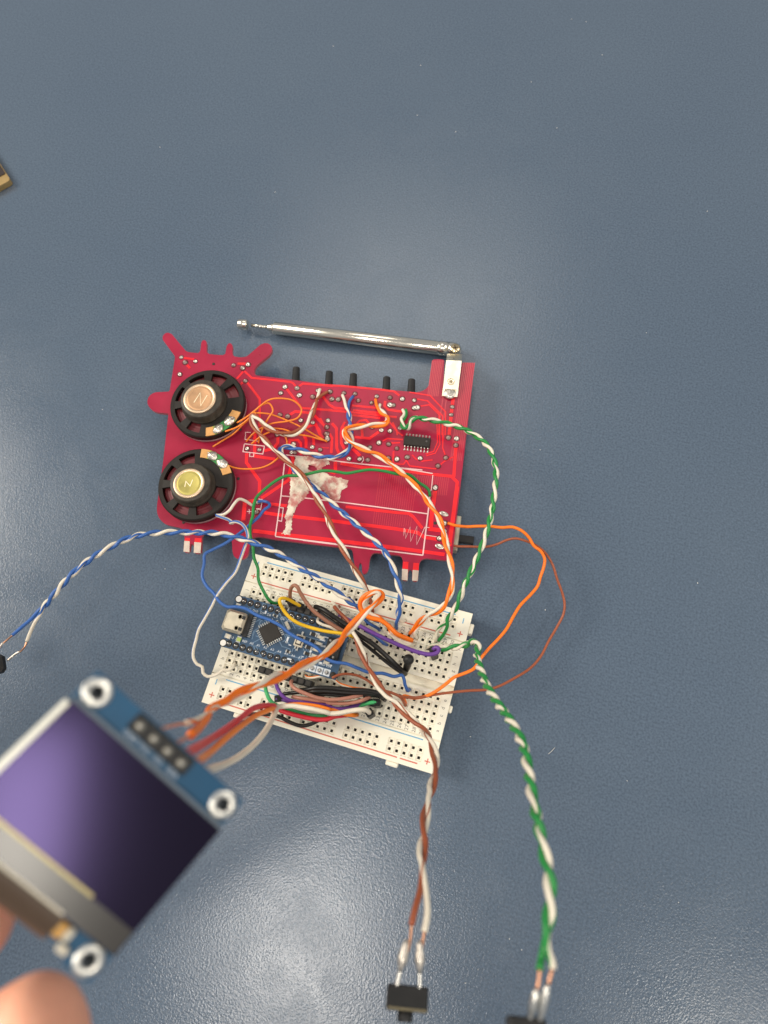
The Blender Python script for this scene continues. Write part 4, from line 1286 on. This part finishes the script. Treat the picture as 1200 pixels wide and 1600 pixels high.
# green / white pair A
pair('green and white twisted pair knotted at the chip and curving off the red board',
     lin([(634, 652), (628, 656), (630, 666), (637, 670), (640, 661), (648, 653), (665, 655), (687, 659), (706, 664), (726, 671), (745, 682), (760, 695), (770, 714), (775, 735), (774, 758), (771, 782), (768, 802), (763, 823), (755, 848), (746, 870), (736, 893), (726, 914), (718, 936), (709, 955), (701, 967), (697, 980)],
         12, 13, 15, 16, 18, 22, 26, 28, 28, 27, 25, 20, 14),
     ('white', 'green'), 9.0, phase=0.9, stripes=('green', None), s0=([(629, 640, 11), (632, 647, 11.8)], [(634, 640, 11), (635, 648, 11.8)]),
     s1=([(684, 985, 12), (680, 1002, 9)], [(694, 990, 12), (685, 1001, 9)]))
# green / white pair B, rising to the camera
D = lambda L: [(u, v, 'd', dd) for u, v, dd in L]
pairB, endB = pair('green and white twisted pair hooking off the breadboard corner and hanging to the bottom edge',
     lin([(672, 1011), (690, 1013), (706, 1012), (720, 1010), (732, 1006)], 12, 15, 19) + D([(741, 1003, 222), (747, 1009, 219), (745, 1021, 215), (747, 1034, 208), (752, 1050, 200), (760, 1070, 190), (774, 1094, 179), (793, 1120, 168), (806, 1141, 160),
          (817, 1164, 153), (823, 1190, 147), (828, 1220, 141), (833, 1251, 136), (840, 1284, 131), (848, 1320, 127), (855, 1353, 124), (860, 1384, 121), (859, 1419, 119), (855, 1450, 117), (851, 1476, 116)]),
     ('white', 'green'), 9.6, r=0.64, phase=0.2, stripes=('green', None),
     s1=([(857, 1490, 'd', 115), (864, 1504, 'd', 114.5), (863, 1514, 'd', 114)], [(846, 1497, 'd', 116), (843, 1514, 'd', 114)]),
     tips=[(0, 1, D([(860, 1526, 113.5), (857, 1538, 113)])), (1, 1, D([(842, 1530, 113.5), (839, 1546, 113)]))])
# brown / white pair B, hanging to the push button
pairC, endC = pair('brown and white twisted pair leaving the breadboard for the small push button',
     lin([(523, 944), (528, 957), (541, 972), (551, 986), (558, 1001), (565, 1019), (574, 1040), (586, 1062), (598, 1080), (614, 1095), (630, 1111), (648, 1127), (660, 1140)], 14, 19, 22, 23, 24, 26, 30) +
     D([(669, 1152, 200), (677, 1170, 195), (681, 1190, 190), (679, 1209, 184), (675, 1228, 178), (669, 1250, 172), (664, 1280, 165), (661, 1314, 158), (659, 1345, 152), (661, 1368, 148)]),
     ('white', 'brown'), 25.0, r=0.66, phase=2.6, stripes=('brown', None), s0=([(519, 942, 11), (521, 943, 12.5)], [(530, 948, 11), (526, 949, 12.5)]),
     s1=([(666, 1395, 'd', 144), (668, 1428, 'd', 140), (663, 1456, 'd', 137.5)], [(656, 1394, 'd', 144), (649, 1418, 'd', 140.5), (643, 1445, 'd', 138)]),
     tips=[(0, 1, D([(660, 1478, 136.5), (657, 1500, 135.5)])), (1, 1, D([(641, 1468, 137), (636, 1490, 136)]))])
# orange / white pair to the display
pairD, endD = pair('orange and white twisted pair bent back on the breadboard and reaching the display module',
     lin([(644, 1004), (630, 999), (617, 992), (608, 980), (594, 967), (578, 962), (567, 952), (566, 940), (576, 930), (590, 925), (596, 930), (588, 941), (573, 955), (557, 972), (541, 989)], 11, 14, 16, 17, 20, 25, 30, 33) +
     D([(522, 1009, 206), (504, 1024, 200), (479, 1038, 192), (445, 1053, 181), (420, 1063, 172), (392, 1076, 165), (362, 1092, 158), (346, 1100, 153)]),
     ('orange', 'white'), 32.0, r=(0.84, 0.60), wob_amp=0.1, phase=0.5, stripes=(None, 'orange'),
     s1=([(330, 1106, 'd', 149), (324, 1120, 'd', 142), (310, 1138, 'd', 130), (298, 1148, 'd', 120)], [(336, 1106, 'd', 149), (322, 1117, 'd', 142), (305, 1126, 'd', 133), (291, 1130, 'd', 126)]),
     tips=[(0, 1, D([(288, 1154, 113), (274, 1162, 105)])), (1, 1, D([(281, 1131, 121), (268, 1134, 114), (254, 1138, 106)]))])

# single wires
wire('long single blue wire snaking from the red board across the blue microcontroller board',
     lin([(404, 784), (411, 783), (420, 786), (421, 791), (415, 795), (410, 800), (405, 807), (397, 814), (380, 829), (352, 849), (330, 860), (320, 866), (319, 880), (316, 900), (323, 916), (334, 927), (343, 940), (355, 948), (369, 948), (384, 951), (401, 961), (424, 970), (440, 979), (453, 990), (467, 998), (485, 1006),
          (497, 1014), (505, 1023), (513, 1031), (525, 1035), (541, 1037), (559, 1044), (574, 1050), (585, 1052), (598, 1052), (616, 1057), (628, 1055)], 11, 15, 17, 19, 20, 21, 21, 22, 22, 21.5, 18, 15) +
     [(631, 1060, 14.5), (633, 1070, 13.5), (637, 1079, 12), (640, 1077, 9)], 'blue', .57, name='blue_wire')
wire('white wire with a blue stripe curling from the lower speaker to the breadboard',
     lin([(394, 790), (384, 783), (374, 780), (366, 787), (359, 797), (349, 804), (338, 805), (346, 808), (357, 812), (364, 817), (360, 817), (367, 815), (377, 818), (384, 826), (387, 840), (381, 858), (376, 872), (368, 893), (352, 912), (339, 930), (330, 948), (320, 966), (310, 984), (306, 1000), (302, 1016), (302, 1028), (308, 1038), (316, 1042), (317, 1051), (324, 1057), (333, 1056), (342, 1052), (348, 1047)],
         11, 16, 15, 18, 24, 26, 23, 19, 16, 14, 13, 12) + [(356, 1047, 11.5), (364, 1043, 11.2), (367, 1036, 9)], 'white', .57, name='white_wire', stripe='blue')
wire('single green wire lying across the red board and down to the breadboard',
     lin([(672, 776), (670, 766), (664, 760), (654, 754), (646, 746), (636, 741), (620, 740.5), (600, 736), (577, 734), (560, 736.5), (542, 739.5), (525, 737), (507, 735.5), (492, 738), (470, 743), (446, 744), (430, 752), (411, 767), (401, 777), (396.5, 790), (395, 806), (391, 820), (391, 836), (395, 853), (397, 872), (403, 888), (404, 906), (412, 924), (420, 937), (428, 942.5)],
         11, 13, 15, 17, 17, 16, 16, 16, 18, 20, 20, 17, 13) + [(434, 942, 12), (437, 944, 9)], 'green', .57, name='green_wire')
wire('single orange wire looping off the red board at the right and back to the breadboard',
     Z(X6, [(258, 160), (300, 174), (380, 184), (460, 181), (540, 182), (620, 190), (690, 187), (752, 212), (800, 258), (832, 312), (880, 350), (905, 402), (897, 460), (876, 520), (858, 580), (810, 640), (742, 710), (698, 780), (648, 870), (590, 940), (530, 1002), (478, 1065), (430, 1135), (370, 1165), (300, 1192), (240, 1240), (170, 1290), (100, 1322), (20, 1330), (-40, 1318)],
       np.interp(np.linspace(0, 1, 30), np.linspace(0, 1, 9), [11, 14, 15, 15, 12, 11, 15, 15, 12])) + [(X8(668, 345)[0], X8(668, 345)[1], 9)], 'orange', .56, name='orange_wire')
wire('long thin brown wire making the widest loop right of the red board',
     Z(X6, [(250, 285), (300, 312), (400, 317), (520, 318), (590, 300), (650, 274), (710, 263), (780, 280), (850, 312), (910, 362), (958, 440), (990, 540), (1020, 620), (1038, 700), (1030, 770), (990, 850), (932, 950), (880, 1050), (810, 1130), (700, 1200), (600, 1252), (520, 1275), (400, 1282), (260, 1296), (150, 1312), (80, 1326)],
       np.interp(np.linspace(0, 1, 26), np.linspace(0, 1, 9), [10, 8, 12, 14, 9, 6, 8, 13, 14])) + Z(X8, [(640, 292), (560, 262), (490, 240), (420, 200), (370, 165), (300, 130), (200, 115), (130, 128), (95, 148)], np.linspace(14, 17.5, 9)), 'brown', .46, name='brown_wire')
wire('white wire with an orange stripe lying just above the black jumpers of the lower bundle',
     Z(XB, [(775, 160), (810, 185), (880, 190), (1000, 168), (1100, 172), (1200, 205)], [10, 13, 14, 15, 15, 15.5]) + Z(XC, [(300, 282), (420, 325), (560, 358), (700, 372), (820, 400)], [15, 15, 15, 14, 11]), 'white', .50, name='white_wire', stripe='orange')
wire('short brown stub wire ending in a hole under the brown and white pair', Z(X8, [(560, 262), (620, 290), (650, 325), (668, 362)], [15, 14, 12.5, 9]), 'brown', .48, name='brown_wire')
wire('short blue stub wire pushed into the breadboard under the purple jumper', Z(XD, [(480, 455), (540, 520), (620, 570), (700, 615), (735, 650)], [16, 15, 14, 12, 9]), 'blue', .56, name='blue_wire')
wire('second short blue stub wire lower under the purple jumper, beside the black jumper', Z(XD, [(520, 660), (600, 700), (690, 760), (780, 840), (850, 880)], [15, 15, 14, 13, 9]), 'blue', .56, name='blue_wire')
wire('short white stub wire with a green stripe lying just right of the microcontroller board header', Z(XA, [(780, 640), (770, 720), (840, 760), (960, 800), (1080, 860)], [14, 19, 19, 19, 18]), 'white', .5, name='white_wire', stripe='green')
wire('thin white and green stub wire emerging from under the purple jumper end', Z(XE, [(740, 662), (770, 640), (830, 632), (860, 640)], [9, 13, 14, 14]), 'white', .4, name='white_wire', stripe='green')
wire('short white and orange stub wire ending beside the upper edge of the purple jumper', Z(XE, [(430, 545), (470, 580), (540, 625), (600, 640), (640, 632)], [15, 14, 13, 12, 9]), 'white', .48, name='white_wire', stripe='orange')

# thin orange speaker leads
TL_ = [('longest thin orange speaker lead, looping highest over the red board', c1, [(602, 722), (660, 687), (720, 640), (800, 580), (880, 570), (960, 588), (1005, 640), (982, 690), (920, 712), (820, 727), (740, 762), (690, 802), (660, 840)], [16, 17, 18, 19, 19, 18, 16, 15, 15, 14, 13, 12, 10.3]),
       ('thin orange speaker lead with the small inner loop beside the upper speaker', c1, [(527, 777), (600, 750), (670, 700), (740, 622), (800, 600), (826, 645), (800, 690), (770, 740), (745, 800), (735, 850)], [16, 16, 17, 18, 18, 17, 16, 14, 12, 10.3]),
       ('thin orange lead running under the upper speaker rim between the two speakers', c1, [(450, 872), (520, 828), (580, 790), (640, 732), (690, 690), (720, 660)], [11, 12, 13, 14, 16, 18]),
       ('straight thin orange lead slanting right across the red board to a far joint', c1, [(690, 660), (800, 667), (900, 702), (1000, 748), (1090, 800), (1165, 842)], [18, 16, 14, 13, 12, 10.3]),
       ('second straight thin orange lead just below the first slanting one', c1, [(820, 755), (900, 765), (960, 790), (1060, 808), (1120, 826), (1162, 836)], [13, 13, 13, 12, 11.5, 10.3]),
       ('short thin orange lead curving above the twin pads in the white box', c1, [(690, 855), (740, 815), (800, 782), (840, 772), (885, 790), (912, 830), (912, 870)], [10.4, 12, 12.5, 12.5, 12, 12, 10.4]),
       ('thin orange lead sagging from the lower speaker strip to the blue and white pair', c3, [(545, 190), (590, 204), (640, 211), (740, 206), (800, 185), (850, 150), (875, 125)], [15.5, 13, 12, 12, 12, 12.5, 11])]
for lab_, cr, L_, z_ in TL_:
    wire(lab_, Z(cr, L_, z_), 'thin', .33, name='speaker_lead', cat='thin wire', group='thin orange speaker leads', n=8)


# jumper wires with black plug housings
def jumper(lab_, L_, col, r=.62, plugs=(), group='jumper wires'):
    t = wire(lab_, L_, col, r, name='jumper_wire', cat='jumper wire', group=group)
    for (p, q, w) in plugs:                       # p: wire end, q: far end (pixel, pixel, height)
        a, b = np.array(at(*p)), np.array(at(*q))
        d = b - a
        L = np.linalg.norm(d); d /= L
        s_ = np.cross(d, [0, 0, 1.0])
        s_ = s_ / np.linalg.norm(s_) if np.linalg.norm(s_) > .05 else np.array([1.0, 0, 0])
        u = np.cross(s_, d)
        h = MB().box((a + b) / 2, (w, w, L), axes=np.array([s_, u, d]), bev=.18).build('plug_housing', M_BLACK, t)
        MB().lathe(a - d * .02, [(r + .28, 0), (r + .22, .5)], 12, axis=-d).build('plug_collar', M_BLACK, Sub(h))
    return t


jumper('bright yellow jumper wire looping over the microcontroller board pins',
       Z(XA, [(490, 468), (440, 440), (380, 408), (300, 362), (220, 345), (172, 365), (172, 420), (205, 490), (255, 570), (335, 655), (450, 732), (600, 790), (750, 832), (920, 868), (1100, 892), (1260, 925), (1400, 975)], [18, 20, 22, 24, 26, 27, 27, 26, 25, 24, 23, 22, 22, 22, 22, 21, 18]), 'yellow', .60,
       [((*XA(490, 470), 18), (*XA(515, 520), 10), 2.3)])
jumper('tan brown jumper wire rising in a narrow arch beside the yellow jumper',
       Z(XA, [(342, 380), (332, 310), (335, 240), (358, 175), (405, 145), (448, 172), (480, 240), (520, 310), (570, 390), (640, 480), (720, 565), (830, 650), (950, 735), (1080, 815), (1200, 880), (1320, 960)], [19, 22, 25, 28, 30, 30, 29, 28, 27, 26, 25, 24, 23, 22, 20, 18]), 'jbrown', .66,
       [((*XA(350, 400), 18), (*XA(370, 450), 10), 2.3)])
jumper('long black jumper wire slanting over the purple one to a hole near the middle trough',
       Z(X7, [(310, 205), (360, 222), (430, 270), (520, 330), (600, 392), (690, 450), (760, 510), (840, 585), (890, 632), (915, 655)], [17, 19, 20, 20, 20, 20, 19, 17, 14, 10]), 'black', .85)
jumper('second black jumper wire running close under the long black one',
       Z(X7, [(330, 235), (400, 285), (470, 335), (560, 395), (640, 455), (720, 520), (800, 585), (870, 635), (912, 662)], [15, 16, 17, 17, 17, 17, 16, 14, 10]), 'black', .62)
jumper('purple jumper wire lying across the upper half of the breadboard into a black plug',
       Z(X7, [(470, 265), (530, 292), (600, 330), (700, 382), (800, 430), (900, 474), (1000, 510), (1080, 525), (1128, 512), (1140, 488), (1120, 478), (1100, 492)], [17, 18, 19, 20, 20, 20, 20, 20, 20, 20, 19.5, 19]), 'purple', .72,
       [((*X7(1100, 495), 18.5), (*X7(1108, 540), 9.6), 2.4)])
# black plug standing in the trough, with round crimp
t = jumper('short black plug with a rounded head standing beside the end of the blue wire', Z(X7, [(935, 560), (925, 600), (915, 650)], [17, 14, 9.5]), 'black', .7, [((*X7(938, 562), 18.5), (*X7(922, 620), 11), 2.2)])
MB().lathe(at(*X7(936, 562), 17.2), [(1.2, 0), (1.75, .5), (1.85, 1.1), (1.5, 1.9), (0, 2.2)], 18).build('rounded_head', M_BLACK, t)

jumper('mint green jumper wire curving under the white jumper in the lower bundle',
       Z(XB, [(148, 300), (150, 360), (165, 425), (205, 520), (270, 590), (340, 630), (450, 670), (600, 712), (760, 755), (900, 780), (1050, 790), (1200, 770)], [12, 16, 18, 18, 17, 16.5, 16, 15, 15, 15, 15, 15]) + Z(XC, [(350, 730), (500, 680), (650, 620), (780, 580), (880, 572)], [15, 15, 16, 17, 17]), 'jgreen', .64, [((*XC(880, 572), 17), (*XC(905, 610), 9.6), 2.4)])
jumper('purple jumper wire bending down from the orange pair into the lower bundle',
       Z(XB, [(315, 215), (312, 270), (330, 340), (370, 420), (430, 490), (520, 540), (650, 568), (800, 580), (950, 592), (1100, 605)], [12, 16, 18, 19, 19, 18.5, 18, 17.5, 17, 16.5]) + Z(XC, [(200, 660), (320, 675), (450, 655), (580, 625), (720, 590), (800, 560)], [16, 16, 16, 16, 15, 13]), 'purple', .64)
jumper('short purple jumper end tucked at the left of the lower bundle', Z(XB, [(320, 520), (400, 530), (500, 560), (640, 590), (800, 600), (1000, 615)], [14, 15, 15.5, 15.5, 15.5, 15]), 'purple', .58, [((*XB(420, 505), 15), (*XB(320, 520), 13), 2.2)])
jumper('rose brown jumper wire with a curled left end in the lower bundle',
       Z(XB, [(575, 225), (545, 262), (560, 310), (610, 360), (700, 405), (820, 455), (950, 500), (1100, 525)], [14, 17, 19, 20, 20.5, 20.5, 20, 19.5]) + Z(XC, [(120, 530), (250, 530), (400, 512), (520, 490), (640, 462), (710, 452)], [19.5, 19.5, 19.5, 19, 18, 16.5]), 'pink', .62)
jumper('second rose brown jumper wire, the lower of the two in the lower bundle',
       Z(XB, [(570, 488), (680, 505), (820, 525), (960, 545), (1100, 558)], [16, 17.5, 18, 18, 18]) + Z(XC, [(120, 575), (260, 590), (420, 588), (560, 568), (680, 535), (770, 490), (805, 462)], [18, 18, 18, 18, 18, 17, 16]), 'pink', .64)
for k, (lab_, dy, zc, r) in enumerate([('uppermost thick black jumper wire of the lower bundle', 0, 19.5, .74), ('second black jumper wire of the lower bundle, just under the uppermost', 52, 19.0, .74), ('third black jumper wire of the lower bundle, above the rose brown ones', 100, 17.5, .70)]):
    jumper(lab_, Z(XB, [(700, 385 + dy * .3), (820, 372 + dy * .6), (950, 350 + dy), (1100, 345 + dy)], [zc - 3, zc - 1, zc, zc]) + Z(XC, [(150, 350 + dy), (320, 362 + dy), (500, 380 + dy * .9), (680, 385 + dy * .7), (820, 402 + dy * .6), (930, 440 + dy * .4), (990, 480 + dy * .25)], [zc, zc, zc, zc, zc - .5, zc - 1.5, zc - 3]), 'black', r,
           [((*XC(985, 480 + k * 12), 15), (*XC(1010, 505 + k * 10), 10 - k * .1), 2.0)] if k < 2 else [])
jumper('black jumper wire entering the lower bundle from its left end', Z(XB, [(420, 445), (520, 432), (640, 420), (760, 395), (880, 372)], [14, 15, 16, 16.5, 17]), 'black', .62)
wl = D([(324, 1204, 118), (338, 1199, 134), (352, 1194, 146), (374, 1182, 158), (394, 1166, 168), (412, 1146, 178), (423, 1128, 188), (430, 1113, 196)])
jumper('ivory white jumper wire running from the lower bundle to the display module',
       [(308, 1203, 'd', 103)] + wl + [(440, 1104, 21), (458, 1103, 20)] + Z(XB, [(720, 652), (850, 672), (1000, 705), (1120, 735)], [20, 20, 19.5, 19]) + Z(XC, [(150, 748), (300, 742), (450, 712), (600, 690), (700, 690), (755, 712), (772, 742)], [18.5, 18.5, 18.5, 18.5, 18, 17, 15.5]), 'jwhite', .80,
       [((*XC(765, 735), 15.5), (*XC(800, 770), 9.6), 2.4)])
jumper('red jumper wire running from the lower bundle to the display module',
       D([(276, 1184, 100), (290, 1178, 108), (304, 1170, 118), (326, 1157, 136), (350, 1141, 152), (376, 1122, 168), (394, 1108, 179), (410, 1103, 189), (426, 1103, 198)]) + Z(XB, [(330, 665), (420, 715), (550, 755), (700, 795), (850, 828), (1000, 845), (1120, 835), (1200, 805)], [19, 18, 17, 16.5, 16.5, 16.5, 16.5, 16]) + Z(XC, [(280, 790), (420, 772)], [14, 12]), 'red', .78)
jumper('dark orange jumper wire between the red and the ivory ones, running to the display module',
       D([(298, 1196, 101), (312, 1187, 112), (330, 1174, 132), (356, 1151, 150), (380, 1132, 166), (402, 1117, 181), (424, 1108, 194)]) + Z(XB, [(400, 640), (520, 615), (680, 605), (850, 620), (1000, 645), (1150, 690)], [20, 19.5, 19, 18.5, 18, 17.5]) + Z(XC, [(150, 690), (280, 715), (400, 760), (520, 775), (580, 765)], [17, 16, 15, 14, 11]), 'jorange', .72)
jumper('black jumper wire sagging lowest, over the outer holes of the lower rail',
       Z(XG, [(440, 432), (520, 428), (610, 432), (690, 452), (760, 490), (850, 520), (920, 510), (975, 485), (1040, 450), (1120, 420)], [11, 14, 15, 15, 14, 13, 13, 13.5, 14, 14]), 'black', .66)
# rows of black plug housings standing in the breadboard
def plug_row(lab_, cols, row, h, tilt=0):
    P0 = np.array([[col_x(c), row_y(row), HB] for c in cols])
    t = Thing('plug_strip', lab_, 'plug', P0.mean(0), 'black plugs standing in the breadboard')
    for p in P0:
        q = MB().box(p + [0, 0, h / 2 + .05], (2.42, 2.3, h), tilt, bev=.2).build('plug_housing', M_BLACK, t)
        MB().box(p + [0, 0, h + .05], (1.5, 1.4, .12)).build('plug_socket', M_BBPIT, Sub(q))


plug_row('row of four black plugs standing just below the microcontroller board', [10, 11, 12, 13], 1, 6.0)
plug_row('row of four black plugs standing above the microcontroller board under the yellow jumper', [8, 9, 10, 11], 10, 7.0)
plug_row('pair of black plugs under the ends of the white and mint green jumpers', [21, 22], 1, 5.0)
plug_row('flat black plug half hidden by the orange pair near the left end', [6, 7], 1, 2.0)

# ================================================================== LOOSE PARTS AT THE WIRE ENDS
def frame(u, v, depth):
    return deep(u, v, depth)


camx, camy, camz = R[0], R[1], R[2]
# push button at the bottom
ax = (camx * math.cos(math.radians(-6)) + camy * math.sin(math.radians(-6)))
ay = np.cross(camz * .8 + camy * .6, ax); ay /= np.linalg.norm(ay)
az = np.cross(ax, ay)
PB = deep(636, 1560, 134)
btn = Thing('push_button', 'tiny black push button soldered to the brown and white pair at the bottom', 'push button', PB)
AXB = np.array([ax, ay, az])
b = MB().box(PB, (8.0, 4.2, 3.6), axes=AXB, bev=.35).build('button_body', M_BLACK, btn)
MB().box(PB - ay * 1.75, (7.6, .5, 3.7), axes=AXB, bev=.1).build('metal_plate', mat('dull_brass', (.30, .25, .15), .4, metal=.8), btn)
MB().lathe(PB - ay * 1.9 - ax * .2, [(1.5, 0), (1.5, 1.7), (1.3, 1.9), (0, 1.9)], 18, axis=-ay).build('plunger', M_BLACK, btn)
for (u0, v0, u1, v1), s_ in (((620, 1540, 629, 1498), -1), ((656, 1545, 656, 1500), 1)):
    a, e = deep(u0, v0, 134), deep(u1, v1, 135.5)
    MB().tube(cat_rom([a - (e - a) * .12, (a + e) / 2, e], .5), .42, 8).build('button_lead', M_PAD, btn)
    d = (e - a) / np.linalg.norm(e - a)
    s0_ = e - d * 2.2
    rr = [.42, .62, .95, 1.08, .9, .72, .62, .3]
    MB().tube([s0_ + d * (i * .8) for i in range(8)], rr, 12).build('solder_blob', M_SOLDER, btn)
# part cut off by the bottom edge
PC = deep(822, 1612, 113)
sw2 = Thing('push_button', 'black push button on the green and white pair, cut off by the bottom edge', 'push button', PC)
MB().box(PC, (6.2, 4.0, 3.6), axes=AXB, bev=.35).build('button_body', M_BLACK, sw2)
MB().lathe(PC - ay * 1.9, [(1.5, 0), (1.5, 1.7), (1.3, 1.9), (0, 1.9)], 18, axis=-ay).build('plunger', M_BLACK, sw2)
for (u0, v0, u1, v1) in ((828, 1592, 838, 1545), (842, 1600, 856, 1538)):
    a, e = deep(u0, v0, 113), deep(u1, v1, 113)
    d = (e - a) / np.linalg.norm(e - a)
    MB().tube([a + (e - a) * k for k in np.linspace(-.1, 1, 8)], [.5, .5, .55, .75, .8, .75, .6, .35], 10).build('button_lead', M_PAD, sw2)
# part at the left edge
PL = np.array(at(-9, 1040, 24))
sw3 = Thing('push_button', 'black push button on the blue and white pair, cut off by the left edge', 'push button', PL)
MB().box(PL, (7.0, 6.4, 4.0), math.radians(35), bev=1.1).build('button_body', M_BLACK, sw3)
MB().lathe(PL + [-1, 0, 2], [(1.7, 0), (1.7, 1.4), (1.5, 1.6), (0, 1.6)], 18).build('plunger', M_BLACK, sw3)
for L_ in ([(12, 1032, 24.5), (24, 1022, 25), (31, 1018, 25.2)], [(-6, 1020, 25), (0, 1011, 25.4), (5, 1004, 25.7)]):
    MB().tube(cat_rom(pts(L_), .4), .42, 8).build('button_lead', M_SOLDER, sw3)

# ================================================================== CASE CORNER AT THE LEFT EDGE
TP = at(16.5, 281, 3)
da = at(-2, 253, 3) - TP; da /= np.linalg.norm(da)
db = np.cross([0, 0, 1], da)
if db @ (at(-6, 299, 3) - TP) < 0:
    db = -db


def slab(x0_, x1_, y0_, y1_, rad, zl, zh):
    Q = []
    for cx_, cy_, a0 in ((x0_ + rad, y0_ + rad, 180), (x1_ - rad, y0_ + rad, 270), (x1_ - rad, y1_ - rad, 0), (x0_ + rad, y1_ - rad, 90)):
        for k in range(5):
            q = math.radians(a0 + k * 22.5)
            w_ = TP + da * (cx_ + rad * math.cos(q)) + db * (cy_ + rad * math.sin(q))
            Q.append((w_[0], w_[1]))
    return MB().prism(Q, zl, zh)


case = Thing('dark_case', 'dark case with a tan metal corner poking in at the left edge', 'case', (*(TP + da * 30 + db * 20)[:2], 0))
slab(0, 68, 0, 46, 1.6, .3, 3.0).build('metal_edge', M_CASE, case)
slab(5.0, 64, .3, 44.6, .6, 2.9, 3.3).build('cover', M_CASETOP, case)

# ================================================================== HAND
def cc(x, y, d):
    return CP + R.T @ np.array([x, y, -d])


hand_bones = []   # list of (points, radii)
WR = [((-235, -150, 112), 23), ((-205, -138, 110), 22), ((-178, -118, 110), 21)]
TH = [((-165, -134, 101), 13), ((-132, -122, 95), 11.0), ((-102, -104, 91), 9.2), ((-78, -90, 89), 8.4), ((-60, -78, 88), 8.0), ((-50, -71, 88), 7.9), ((-44, -66.6, 88), 7.8), ((-40.6, -63.8, 88), 6.4)]
FI = [[((-168, -100, 110), 11), ((-140, -82, 114), 9.2), ((-112, -70, 116), 8.2), ((-90, -62, 112), 7.4), ((-72, -58.5, 104), 6.9), ((-62.0, -57.6, 98.5), 6.9), ((-57.0, -57.4, 96.5), 6.8), ((-54.2, -57.0, 96), 5.6)],
      [((-172, -96, 114), 11), ((-146, -74, 124), 9.4), ((-118, -58, 128), 8.4), ((-98, -52, 124), 7.6), ((-86, -52, 117), 7), ((-80, -53.5, 111), 6.2)],
      [((-178, -96, 118), 10.5), ((-156, -72, 130), 9), ((-130, -56, 134), 8), ((-112, -50, 131), 7.3), ((-100, -51, 125), 6.7), ((-95, -53, 119), 6)],
      [((-186, -100, 120), 9), ((-168, -76, 132), 7.8), ((-148, -62, 136), 7), ((-132, -58, 134), 6.3), ((-122, -58, 129), 5.8), ((-117, -60, 124), 5.2)]]
bm = bmesh.new()
lay = bm.verts.layers.skin.verify()


def chain(lst, root=None):
    prev = root
    first = None
    for p, r_ in lst:
        v = bm.verts.new(Vector(cc(*p) * S))
        v[lay].radius = (r_ * S, r_ * S)
        if prev is not None:
            bm.edges.new((prev, v))
        prev = v
        first = first or v
    return first, prev


w0, w1 = chain(WR)
w0[lay].use_root = True
chain(TH, w0 if False else list(bm.verts)[1])
for f_ in FI:
    chain(f_, w1)
me = bpy.data.meshes.new('h')
bm.to_mesh(me)
bm.free()
ho = bpy.data.objects.new('h', me)
COL.objects.link(ho)
sk_ = ho.modifiers.new('s', 'SKIN')
sk_.use_smooth_shade = True
ss = ho.modifiers.new('d', 'SUBSURF')
ss.levels = ss.render_levels = 3
dg = bpy.context.evaluated_depsgraph_get()
ev = ho.evaluated_get(dg)
em = ev.to_mesh()
HV = [tuple(np.array(v.co) / S) for v in em.vertices]
HF = [tuple(p.vertices) for p in em.polygons]
ev.to_mesh_clear()
bpy.data.objects.remove(ho)
hand = Thing('hand', 'bare hand whose thumb and finger tips hold the display module at the lower left', 'hand', cc(-178, -118, 110))
MB().add(HV, HF, 0, True).build('skin', M_SKIN, hand)
# nails on the sides turned away from the camera
def nail(tip, back, out, w, l):
    a = cc(*tip); b = cc(*back)
    d = (a - b) / np.linalg.norm(a - b)
    n_ = cc(*out) - a; n_ -= d * (n_ @ d); n_ /= np.linalg.norm(n_)
    s_ = np.cross(d, n_)
    V, Fs = [], []
    for i in range(7):
        for j in range(7):
            q = (j - 3) / 3
            e = (i / 6 - .5) * l
            V.append(a + d * (e + 1.0) + s_ * q * w / 2 - d * 2.5 + n_ * (4.6 * math.sqrt(1 - (q * .62) ** 2) - .12 * (i / 6) ** 2 - .5))
    for i in range(6):
        for j in range(6):
            Fs.append((i * 7 + j, i * 7 + j + 1, i * 7 + j + 8, i * 7 + j + 7))
    MB().add(V, Fs, 0, True).build('nail', M_NAIL, hand)


nail((-44.5, -66, 88), (-56, -74, 88), (-40, -69, 120), 7, 9)

print('SCRIPT DONE', len(bpy.data.objects), 'objects', sum(len(o.data.polygons) for o in bpy.data.objects if o.type == 'MESH'))
